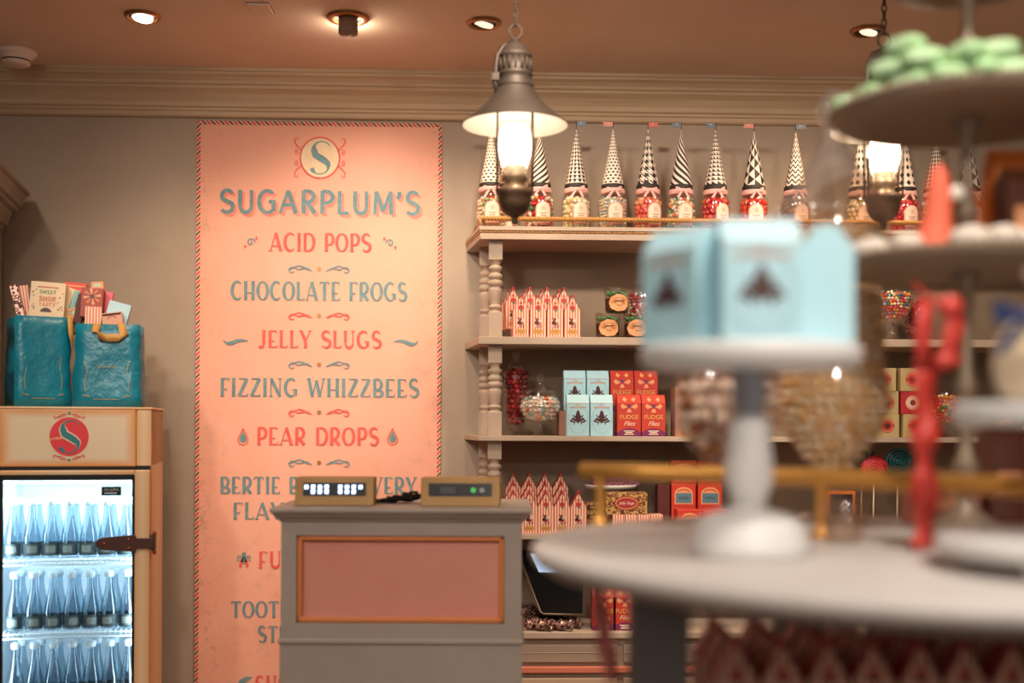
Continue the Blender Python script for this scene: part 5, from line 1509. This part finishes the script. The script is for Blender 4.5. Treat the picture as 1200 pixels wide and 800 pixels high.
MB().box(-Wd - .006, Wd + .006, -.008, DEP, zled - .012, zled).obj('ledge', M_ctr, ct, bevel=.003)
MB().box(-Wd - .002, Wd + .002, -.003, DEP, 0, zled - .012).obj('plinth', M_ctr, ct)
M_dispw = mat('brown_gilt_wood', '#8a6232', .5, build=lambda t: t.ramp(t.noise(9, 4, .6), [(.3, lin('#946a30')), (.7, lin('#ac8446'))]))
M_scr = mat('black_screen', '#0a0a0c', .25)
def pay_display(x0, x1, label, fn, mats, yaw=0):
    p = cw((kx(x0, 2.86) + kx(x1, 2.86)) / 2, 2.86); w = (kx(x1, 2.86) - kx(x0, 2.86)) / 2
    o = empty('customer_display', (p.x, p.y, zTop + .0005), YAW + R(yaw)); tag(o, label, 'customer display', 'customer displays on the pay counter')
    h = .068
    MB().prism([(0, 0), (.09, 0), (.085, h), (.012, h)], -w, w, 'x').obj('case', M_dispw, o, bevel=.002)
    sl = lambda a, q: (a, .012 * q / h - .001, q)
    sl2 = lambda a, q: (a, .012 * q / h - .0016, q)
    MB().quad([sl(-w * .80, .024), sl(w * .80, .024), sl(w * .80, .055), sl(-w * .80, .055)]).obj('screen', M_scr, o)
    k = MB(); fn(k, w, sl2); k.obj('readout', mats, o)
def lit(k, w, pl):
    rnd = random.Random(2)
    for row in (0, 1):
        for i in range(9):
            if i == 4: continue
            if row == 1 and i in (0, 8): continue
            xx = -w * .74 + i * w * 1.48 / 8.6
            for s_ in range(2):
                k.ribbon2([(xx + s_ * .0045, .029 + .0115 * (1 - row)), (xx + s_ * .0045, .038 + .0115 * (1 - row))], .0034, pl)
            k.ribbon2([(xx - .002, .0335 + .0115 * (1 - row) + .003 * (i % 2)), (xx + .007, .0335 + .0115 * (1 - row) + .003 * (i % 2))], .003, pl)
pay_display(346, 438, 'brown display box on the pay counter showing bright white digits', lit, mat('lit_digits', '#c4d8ff', .4, emit='#bcd4ff', estr=3.5), 1.5)
def dots(k, w, pl):
    k.quad([pl(-w * .5, .031), pl(-w * .12, .031), pl(-w * .12, .047), pl(-w * .5, .047)], 2)
    k.fan(arc(w * .33, .039, .0065, .0065, 0, 340, 16), pl, 0); k.fan(arc(w * .55, .039, .0058, .0058, 0, 340, 16), pl, 1)
pay_display(493, 586, 'brown display box on the pay counter showing a green dot', dots, [mat('lit_green', '#2fa040', .4, emit='#1f9a2e', estr=.6), mat('grey_dot', '#8c9088', .4), mat('dull_window', '#2e2a26', .3)], -1.5)
p = cw(kx(466, 2.97), 2.97)
m = MB(); rnd = random.Random(12)
for i in range(6):
    pts = []
    for j in range(26):
        a = j * .62 + i
        pts.append((-.05 + .1 * j / 25 + .012 * math.cos(a + i), .03 * math.sin(a * .8 + i * 1.3), .005 + .010 * (j / 25) * (1 + math.sin(a + i * 2)) * .7 + .002 * i * j / 25))
    m.tube(pts, .0036, 6)
m.tube([(-.06, 0, .004), (-.10, -.01, .004), (-.13, .01, .004)], .0036, 6)
tag(m.obj('cable_tangle', M_blackpl, loc=(p.x, p.y, zTop), rz=YAW), 'black tangle of cable lying between the two customer displays', 'cable')

# ------------------------------------------------------------------ round display table in front
TD = .152; TZ = CAM.z - TD
TC = cw(.522, 1.475); TR = .497
M_tab = mat('chalky_grey_paint', '#c9c3be', .45, build=lambda t: t.ramp(t.noise(4, 4, .6), [(.3, lin('#c4bdb7')), (.7, lin('#cfc9c4'))]))
M_tabl = mat('slate_grey_paint', '#7c7674', .5)
tb = empty('round_display_table', (TC.x, TC.y, 0), YAW); tag(tb, 'round chalky grey display table heaped with sweet stands', 'table')
MB().lathe([(.001, TZ - .030), (TR - .03, TZ - .030), (TR - .014, TZ - .027), (TR - .009, TZ - .020), (TR - .002, TZ - .018), (TR, TZ - .010), (TR - .002, TZ - .003), (TR - .008, TZ), (.001, TZ)], 96, caps=False).obj('tabletop', M_tab, tb)
MB().lathe([(TR - .13, TZ - .05), (TR - .115, TZ - .048), (TR - .115, TZ - .030)], 72, caps=False).obj('apron', M_tabl, tb)
SHZ = TZ - .25
for X, Y in ((-.345, -.06), (-.08, .34), (.25, .3), (.345, -.06)):
    MB().box(X - .034, X + .034, Y - .034, Y + .034, 0, TZ - .030).obj('leg', M_tabl, tb, bevel=.006)
MB().lathe([(.001, SHZ - .025), (.40, SHZ - .025), (.405, SHZ - .012), (.40, SHZ), (.001, SHZ)], 64, caps=False).obj('under_shelf', M_tabl, tb)
def tloc(X, Z, z=None):                            # camera-aligned X, Z on the table
    v = cw(X, Z); return Vector((v.x, v.y, TZ if z is None else z))
# striped cartons on the under shelf
k_ = 0
for row in range(3):
    for i in range(11):
        X = -.30 + .0565 * i; Y = (.0, .075, .15)[row]
        if math.hypot(X, Y) > .375 or abs(X) > .285 or (abs(X - .25) < .065 and Y > .2): continue
        v = tb.matrix_basis @ Vector((X, Y, SHZ + .0006))
        HOUSE.at(v, YAW + .05 * math.sin(i * 3 + row), 'striped gabled sweet carton beneath the round table, %s of its row, %s row' % (ORD[i], ('front', 'middle', 'back')[row]), 'striped cartons beneath the round table')

# brass rail
M_brass = mat('polished_brass', '#d69c4c', .38, .5)
rl = empty('brass_gallery_rail', tloc(.415, 1.577)); tag(rl, 'brass gallery rail on posts across the round table', 'rail')
rp = [(.105, 1.775), (.20, 1.725), (.315, 1.653), (.415, 1.577), (.51, 1.468), (.591, 1.36), (.67, 1.245), (.735, 1.14)]
o0 = rl.location
RH = .080
MB().tube([tloc(*q) - o0 + Vector((0, 0, RH)) for q in rp], .0125, 12).obj('rail', M_brass, rl)
for q in ((.132, 1.762), (.415, 1.577), (.735, 1.14)):
    c = tloc(*q) - o0
    MB().lathe([(.016, .0005), (.016, .004), (.009, .008), (.0075, .02), (.0075, RH - .016), (.011, RH - .010), (.011, RH)], 18, c).obj('post', M_brass, rl)

# pedestal stand with aqua cartons
M_wstand = mat('white_painted_wood', '#d8d6d4', .45)
M_gstand = mat('grey_painted_wood', '#8d9096', .45)
sp = tloc(.272, 1.35)
st = empty('pedestal_cake_stand', sp); tag(st, 'white pedestal stand with a grey turned column carrying aqua cartons', 'cake stand')
PH = CAM.z + (HY - 405) / F * 1.35 - TZ
MB().lathe([(.001, .0005), (.067, .0005), (.068, .014), (.064, .020), (.062, .034), (.052, .046), (.034, .052), (.022, .054), (.018, .062)], 40, caps=False).obj('base', M_wstand, st)
MB().lathe([(.019, .056), (.021, .07), (.027, .084), (.027, .11), (.025, .122), (.0235, .140), (.025, .150), (.020, .158), (.015, .164)], 32).obj('bulb', M_wstand, st)
MB().lathe([(.018, .150), (.0195, .156), (.0175, .160), (.018, .172), (.0195, .176), (.019, PH - .03), (.024, PH - .026), (.03, PH - .022)], 32).obj('column', M_gstand, st)
MB().lathe([(.001, PH - .026), (.115, PH - .026), (.123, PH - .022), (.125, PH - .014), (.125, PH - .004), (.122, PH), (.001, PH)], 64, caps=False).obj('plate', M_wstand, st)
FG = Repeat(frog_proto(.042, .030, .130))
pz = TZ + PH
FG.p.name = 'aqua_sweet_carton'
for X, Z, a, lb in ((.262, 1.268, 0, 'aqua carton facing front on the pedestal stand, brown frog in full view'),
                    (.352, 1.33, 78, 'aqua carton turned sideways on the pedestal stand, nearest the apothecary jar'),
                    (.196, 1.326, -52, 'aqua carton turned outward on the pedestal stand, on the side toward the stacked clear tubs'),
                    (.216, 1.428, -8, 'aqua carton behind the front one on the pedestal stand, on the clear tub side'),
                    (.306, 1.428, 10, 'aqua carton behind the front one on the pedestal stand, on the apothecary jar side')):
    v = cw(X, Z); FG.at((v.x, v.y, pz), YAW + R(a), lb, 'aqua cartons on the pedestal stand', .92 if Z > 1.4 else None)

# tall apothecary jar
M_apo = glass('apothecary_glass', '#fbf4ec', .12, .09)
v = tloc(.5136, 1.89)
JH = lambda py: CAM.z + (HY - py) / F * 1.89 - TZ
P = [(.058, .001), (.056, .006), (.022, .016), (.013, .03), (.016, .05), (.013, JH(566)), (.024, JH(555)), (.055, JH(530)), (.085, JH(495)), (.094, JH(468)), (.088, JH(440)), (.083, JH(425)), (.082, JH(330)), (.090, JH(285)), (.094, JH(262)), (.090, JH(255))]
lid = [(.094, JH(255)), (.096, JH(251)), (.086, JH(238)), (.055, JH(212)), (.032, JH(185)), (.022, JH(165)), (.013, JH(152)), (.018, JH(147)), (.026, JH(135)), (.027, JH(125)), (.022, JH(113)), (.010, JH(105)), (.001, JH(104))]
o = glass_jar('apothecary_jar', v, P, lid, (JH(550), JH(275)), .0085, ['#f4d8ac', '#efc68e', '#f4dfbe', '#f7e8d0'], 'lump', 'very tall lidded glass jar of caramel sweets on the round table', mglass=M_apo, seed=8, rfill=.003)
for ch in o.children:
    if ch.name.startswith('lid'): ch.data.materials[0] = hazy_glass('apothecary_lid_glass', '#f6efe6', .26, .10, .16)  # white haze in the lid glass stands in for its brightness
# footed bowl of marshmallows
v = tloc(.314, 1.72)
GH = lambda py: CAM.z + (HY - py) / F * 1.72 - TZ
P = [(.042, .001), (.04, .005), (.014, .012), (.009, .03), (.010, GH(556)), (.022, GH(545)), (.05, GH(528)), (.074, GH(502)), (.080, GH(478)), (.076, GH(455)), (.068, GH(438))]
o = glass_jar('footed_glass_bowl', v, P, None, (GH(544), GH(445)), .0115, ['#e6d2c2', '#a8683c', '#dcc4b8', '#f0e4d8', '#845644'], 'lump', 'footed glass bowl of brown and white sweets behind the pedestal column', cat='glass bowl', mglass=M_apo, seed=5)

# clear tumbler and dish by the rail post
v = tloc(.425, 1.51)
o = MB().lathe([(.001, .001), (.022, .001), (.025, .006), (.028, .055), (.0265, .055), (.0235, .008), (.001, .006)], 32, caps=False).obj('glass_tumbler', M_apo, loc=tuple(v)); tag(o, 'small clear glass tumbler beside the brass rail post', 'tumbler')

# tiered stand
M_tier = mat('pewter_metal', '#9a8672', .5, .35)
TSX, TSZ = .624, 1.62
v = tloc(TSX, TSZ)
ts = empty('tiered_sweet_stand', v); tag(ts, 'tall pewter tiered stand, beaded discs of sweets stacked on a turned pole', 'tiered stand')
TH = lambda py: CAM.z + (HY - py) / F * TSZ - TZ
h1, h2, h3 = TH(311), TH(134), TH(-25)
MB().lathe([(.001, .0005), (.055, .0005), (.052, .01), (.036, .022), (.018, .036), (.013, .05)], 40, caps=False).obj('foot', M_tier, ts)
pr_ = [(.012, .04), (.012, .08), (.017, .09), (.017, .10), (.011, .11)]
for za, zb_ in ((.11, h1), (h1, h2), (h2, h3)):
    L = zb_ - za
    pr_ += [(.010, za + .02), (.009, za + L * .28), (.014, za + L * .33), (.016, za + L * .38), (.010, za + L * .44), (.008, za + L * .75), (.012, za + L * .88), (.020, za + L - .014)]
pr_ += [(.008, h3), (.008, h3 + .10), (.02, h3 + .12), (.001, h3 + .14)]
MB().lathe(pr_, 28).obj('pole', M_tier, ts)
for hh_, rr_ in ((h1, .182), (h2, .180), (h3, .108)):
    m = MB().lathe([(.001, hh_ - .008), (rr_ * .7, hh_ - .009), (rr_ - .006, hh_ - .004), (rr_, hh_ + .002), (rr_ - .001, hh_ + .007), (rr_ - .007, hh_ + .004), (rr_ - .01, hh_ - .001), (.001, hh_ - .001)], 72, caps=False)
    n_ = int(2 * math.pi * rr_ / .011)
    for i in range(n_):
        a = 2 * math.pi * i / n_; m.ball((rr_ * math.cos(a), rr_ * math.sin(a), hh_ + .007), .0052, seg=8, rings=5)
    m.obj('tier', M_tier, ts)
# green sweets on the top tier
M_mint = mat('pale_green_sugar', '#b0d09c', .6, build=lambda t: t.ramp(t.noise(40, 4, .6), [(.35, lin('#9cc88a')), (.65, lin('#c4e0b4'))]), sss=.1)
def lump(name, mt, sx, sy, sz, seed):
    rnd = random.Random(seed); m = MB()
    m.ball((0, 0, sz), 1, (sx, sy, sz), 14, 9)
    m.v = [(x + rnd.uniform(-.08, .08) * sx, y + rnd.uniform(-.08, .08) * sy, max(z + rnd.uniform(-.06, .06) * sz, 0)) for x, y, z in m.v]
    for p_ in (0,): pass
    # square the lump off a little
    m.v = [(math.copysign(abs(x / sx) ** .75, x) * sx, math.copysign(abs(y / sy) ** .75, y) * sy, z) for x, y, z in m.v]
    return m.obj(name, mt, sub=1)
GS = Repeat(lump('green_sugared_sweet', M_mint, .030, .019, .013, 3)); tag(GS.p, 'x', 'sweet')
rnd = random.Random(5)
gpos = [(-.150, -.045, 0), (-.118, -.105, 0), (-.135, -.075, 1), (-.110, -.125, 1), (-.122, -.095, 2), (-.158, .005, 0), (-.080, -.140, 0), (-.045, -.155, 0), (-.012, -.160, 0), (-.065, -.148, 1), (-.030, -.158, 1),
        (.022, -.158, 0), (.055, -.150, 0), (.085, -.135, 0), (.115, -.110, 0), (.038, -.154, 1), (.070, -.142, 1), (.100, -.122, 1), (.085, -.132, 2), (.060, -.146, 2), (.140, -.080, 0), (-.06, -.09, 0), (.05, -.09, 0), (-.10, -.02, 0), (.10, -.03, 0), (0, .08, 0), (-.07, .09, 0)]
tsm = cw(TSX, TSZ)
for i, (x, y, l) in enumerate(gpos):
    GS.at((tsm.x + x, tsm.y + y, TZ + h2 + .003 + .024 * l), rnd.uniform(0, 3), 'pale green sugared sweet heaped on the highest visible tier of the pewter stand', 'green sweets on the tiered stand')
# middle tier: white sweets, coral boot, chocolate boxes
M_merin = mat('white_sugar', '#dccfc0', .6, sss=.1)
WS = Repeat(lump('white_sugared_sweet', M_merin, .026, .021, .015, 6)); tag(WS.p, 'x', 'sweet')
for i, (x, y, l) in enumerate(((-.15, -.05, 0), (-.13, .03, 0), (-.115, -.09, 0), (-.15, -.01, 0), (-.06, -.15, 0), (-.02, -.158, 0), (.02, -.15, 0), (.06, -.14, 0), (.10, -.125, 0), (-.02, -.115, 0), (.03, -.11, 0), (.07, -.10, 0), (-.10, .08, 0), (-.135, .065, 0), (.135, -.08, 0), (.04, -.135, 1), (.08, -.125, 1))):
    WS.at((tsm.x + x, tsm.y + y, TZ + h1 + .002 + .027 * l), rnd.uniform(0, 3), 'white sugared sweet strewn on the tier of the pewter stand below the green sweets', 'white sweets on the tiered stand')
M_coral = mat('coral_felt', '#e5694c', .7)
m = MB(); b0 = 0
prof_b = [(-.004, .0, .030), (-.004, .012, .032), (-.003, .028, .024), (.0, .045, .019), (.001, .07, .017), (.002, .09, .0155), (.003, .11, .012), (.003, .122, .006)]
m.tube([(a, 0, z) for a, z, r in prof_b], [r for a, z, r in prof_b], 16)
m.tube([(-.045, 0, .010), (-.035, 0, .012), (-.018, 0, .014), (.0, 0, .018), (.02, 0, .016)], [.007, .011, .013, .017, .014], 14)
o = m.obj('boot_ornament', M_coral, loc=(tsm.x - .045, tsm.y - .085, TZ + h1 + .0005), rz=YAW, sub=1)
o.location = Vector((tsm.x, tsm.y, TZ + h1)) + Vector((-.076, -.085, .001))
tag(o, 'coral red boot-shaped ornament standing on the tiered stand', 'ornament')
MB().ball((.022, -.010, .082), .010, (1, .8, 1.1), 12, 8).obj('pompom', M_merin, o)
M_cho2 = mat('dark_chocolate_box', '#5a2c18', .45)
for X, Y, w_, d_, h_, mt, lb in ((.062, -.025, .026, .02, .130, M_cho2, 'dark brown box on the tiered stand, just right of the pole'), (.118, -.030, .024, .02, .140, M_cho2, 'dark brown box at the right on the tiered stand, beside another'),
                                 (.088, .03, .046, .018, .168, mat('apricot_orange', '#e0762c', .5), 'orange box behind the dark brown boxes on the tiered stand'), (.020, .062, .018, .018, .120, mat('apricot_orange', '#e0762c'), 'narrow orange box right behind the pole of the tiered stand')):
    o = pack_body(w_, d_, h_, .86).obj('sweet_box', mt, loc=(tsm.x + X, tsm.y + Y, TZ + h1), rz=.1, bevel=.001); tag(o, lb, 'box', 'boxes on the tiered stand')
    k = MB(); k.quad([(-w_ * .7, -d_ - .0008, h_ * .3), (w_ * .7, -d_ - .0008, h_ * .3), (w_ * .7, -d_ - .0008, h_ * .6), (-w_ * .7, -d_ - .0008, h_ * .6)]); k.obj('label', M_peach if mt is M_cho2 else M_pale, o)
# red ribbons
M_rib = mat('red_satin_ribbon', '#c23a30', .4)
v = cw((1094 - 600) / F * 1.40, 1.40)
o = empty('red_ribbon_bow', (v.x, v.y, TZ)); tag(o, 'red satin ribbon bow with a long twisted tail hanging at the tiered stand', 'ribbon')
RZ = lambda py: CAM.z + (HY - py) / F * 1.40 - TZ
m = MB()
L_, R_2 = [], []
for i in range(44):
    t_ = i / 43; z = RZ(430) + (RZ(640) - RZ(430)) * t_; a = t_ * 16
    w_ = .0150 + .003 * math.sin(a * 1.3)
    L_.append((-.010 - w_ * math.cos(.55 * math.sin(a)), -.006 * math.sin(a), z)); R_2.append((-.010 + w_ * math.cos(.55 * math.sin(a)), .006 * math.sin(a), z))
m.strip(L_, R_2); m.obj('tail', M_rib, o, thick=.001)
m = MB()
def band(pts, w_):
    m.strip([(x, y - .006, z + w_) if False else (x - w_, y, z) for x, y, z in pts], [(x + w_, y, z) for x, y, z in pts])
band([(-.014, 0, RZ(432)), (-.016, -.006, RZ(400)), (-.015, -.008, RZ(370)), (-.012, -.002, RZ(350))], .009)
band([(.006, 0, RZ(432)), (.016, -.010, RZ(405)), (.020, -.012, RZ(375)), (.012, -.006, RZ(350)), (-.004, -.002, RZ(346))], .012)
m.obj('loop', M_rib, o, thick=.001)
MB().ball((.016, -.010, RZ(358)), .015, (1, .7, 1), 14, 8).obj('knot', M_rib, o); MB().ball((.014, -.004, RZ(420)), .013, (1.3, .7, .8), 14, 8).obj('knot', M_rib, o)
MB().tube([(.012, 0, RZ(352)), (.0, .03, RZ(340)), (-.002, .06, RZ(322))], .0025, 6).obj('string', M_rib, o)
v = cw((704 - 600) / F * 1.40, 1.40)
m = MB(); z0_, z1_ = -.034, CAM.z + (HY - 790) / F * 1.44 - TZ
L_, R_2 = [], []
for i in range(30):
    t_ = i / 29; z = z0_ + (z1_ - z0_) * t_; a = t_ * 9; w_ = .0125
    L_.append((-.006 + .022 * t_ - w_ * math.cos(.9 * math.sin(a)), -.008 * math.sin(a), z)); R_2.append((-.006 + .022 * t_ + w_ * math.cos(.9 * math.sin(a)), .008 * math.sin(a), z))
m.strip(L_, R_2); tag(m.obj('pink_ribbon_tail', mat('rose_ribbon', '#dc8078', .5), loc=(v.x, v.y, TZ), thick=.001), 'pinkish red ribbon tail hanging below the round table edge', 'ribbon')

# white pedestal at the right edge with a cellophane bag
sv = cw(.575, 1.215)
o = empty('white_pedestal_tray', (sv.x, sv.y, TZ)); tag(o, 'low white pedestal tray carrying a gathered cream bag', 'cake stand')
PH2 = CAM.z + (HY - 470) / F * 1.215 - TZ
m = MB()
for a in range(45, 405, 90): m.lathe([(.008, .0005), (.009, .01), (.006, .02)], 12, (.10 * math.cos(R(a)), .10 * math.sin(R(a)), 0))
m.obj('ball_feet', M_wstand, o)
MB().lathe([(.001, .018), (.125, .018), (.131, .024), (.131, .034), (.126, .038), (.03, .040), (.018, .05)], 56, caps=False).obj('base', M_wstand, o)
MB().lathe([(.018, .045), (.016, .08), (.021, .10), (.016, .12), (.018, PH2 - .03), (.03, PH2 - .02)], 28).obj('column', M_gstand, o)
MB().lathe([(.001, PH2 - .022), (.108, PH2 - .022), (.114, PH2 - .018), (.116, PH2 - .004), (.113, PH2), (.001, PH2)], 56, caps=False).obj('plate', M_wstand, o)
gv = cw(.545, 1.21)
M_celo = mat('cream_wrapped_sweets', '#d8c2a2', .45, bump=(40, .4, .01))
rnd = random.Random(3)
def wob(a, z): return 1 + .05 * math.sin(5 * a + z * 60)
o = MB().lathe([(.001, .001), (.036, .001), (.046, .012), (.050, .04), (.042, .066), (.022, .084), (.010, .092), (.016, .104), (.024, .118), (.022, .121)], 30, wob=wob).obj('gathered_sweet_bag', M_celo, loc=(gv.x + .008, gv.y, TZ + PH2), rz=R(-50), sub=1)
o.scale = (1.15, 1.15, 1.15)
tag(o, 'gathered cream bag with a blue ribbon on the white pedestal tray', 'bag')
m = MB(); m.tube([(.012 * math.cos(R(a)), .012 * math.sin(R(a)), .092) for a in range(0, 360, 24)], .004, 8, closed=True)
bow(m, -.034, .075, .036); m.obj('ribbon', mat('royal_blue_ribbon', '#3a4a80', .4), o)
# chocolate box and dark sweets behind, on the table
for X, Z, w_, h_, mt, lb in ((.80, 1.72, .03, .17, mat('rust_card', '#9c3a20'), 'tall rust box on the table at the right, behind the tiered stand pole'), (.74, 1.78, .026, .15, M_cho2, 'tall dark brown box behind the tiered stand, beside a rust box'),
                             (.655, 1.80, .05, .075, mat('dusty_rose_box', '#b06a58', .6), 'wide dusty rose box behind the brass rail on the table')):
    v = cw(X, Z)
    o = pack_body(w_, .03, h_, .9).obj('sweet_box', mt, loc=(v.x, v.y, TZ), rz=YAW, bevel=.001); tag(o, lb, 'box')
    k = MB(); k.quad([(-w_ * .7, -.0308, h_ * .3), (w_ * .7, -.0308, h_ * .3), (w_ * .7, -.0308, h_ * .55), (-w_ * .7, -.0308, h_ * .55)]); k.obj('label', M_peach, o)
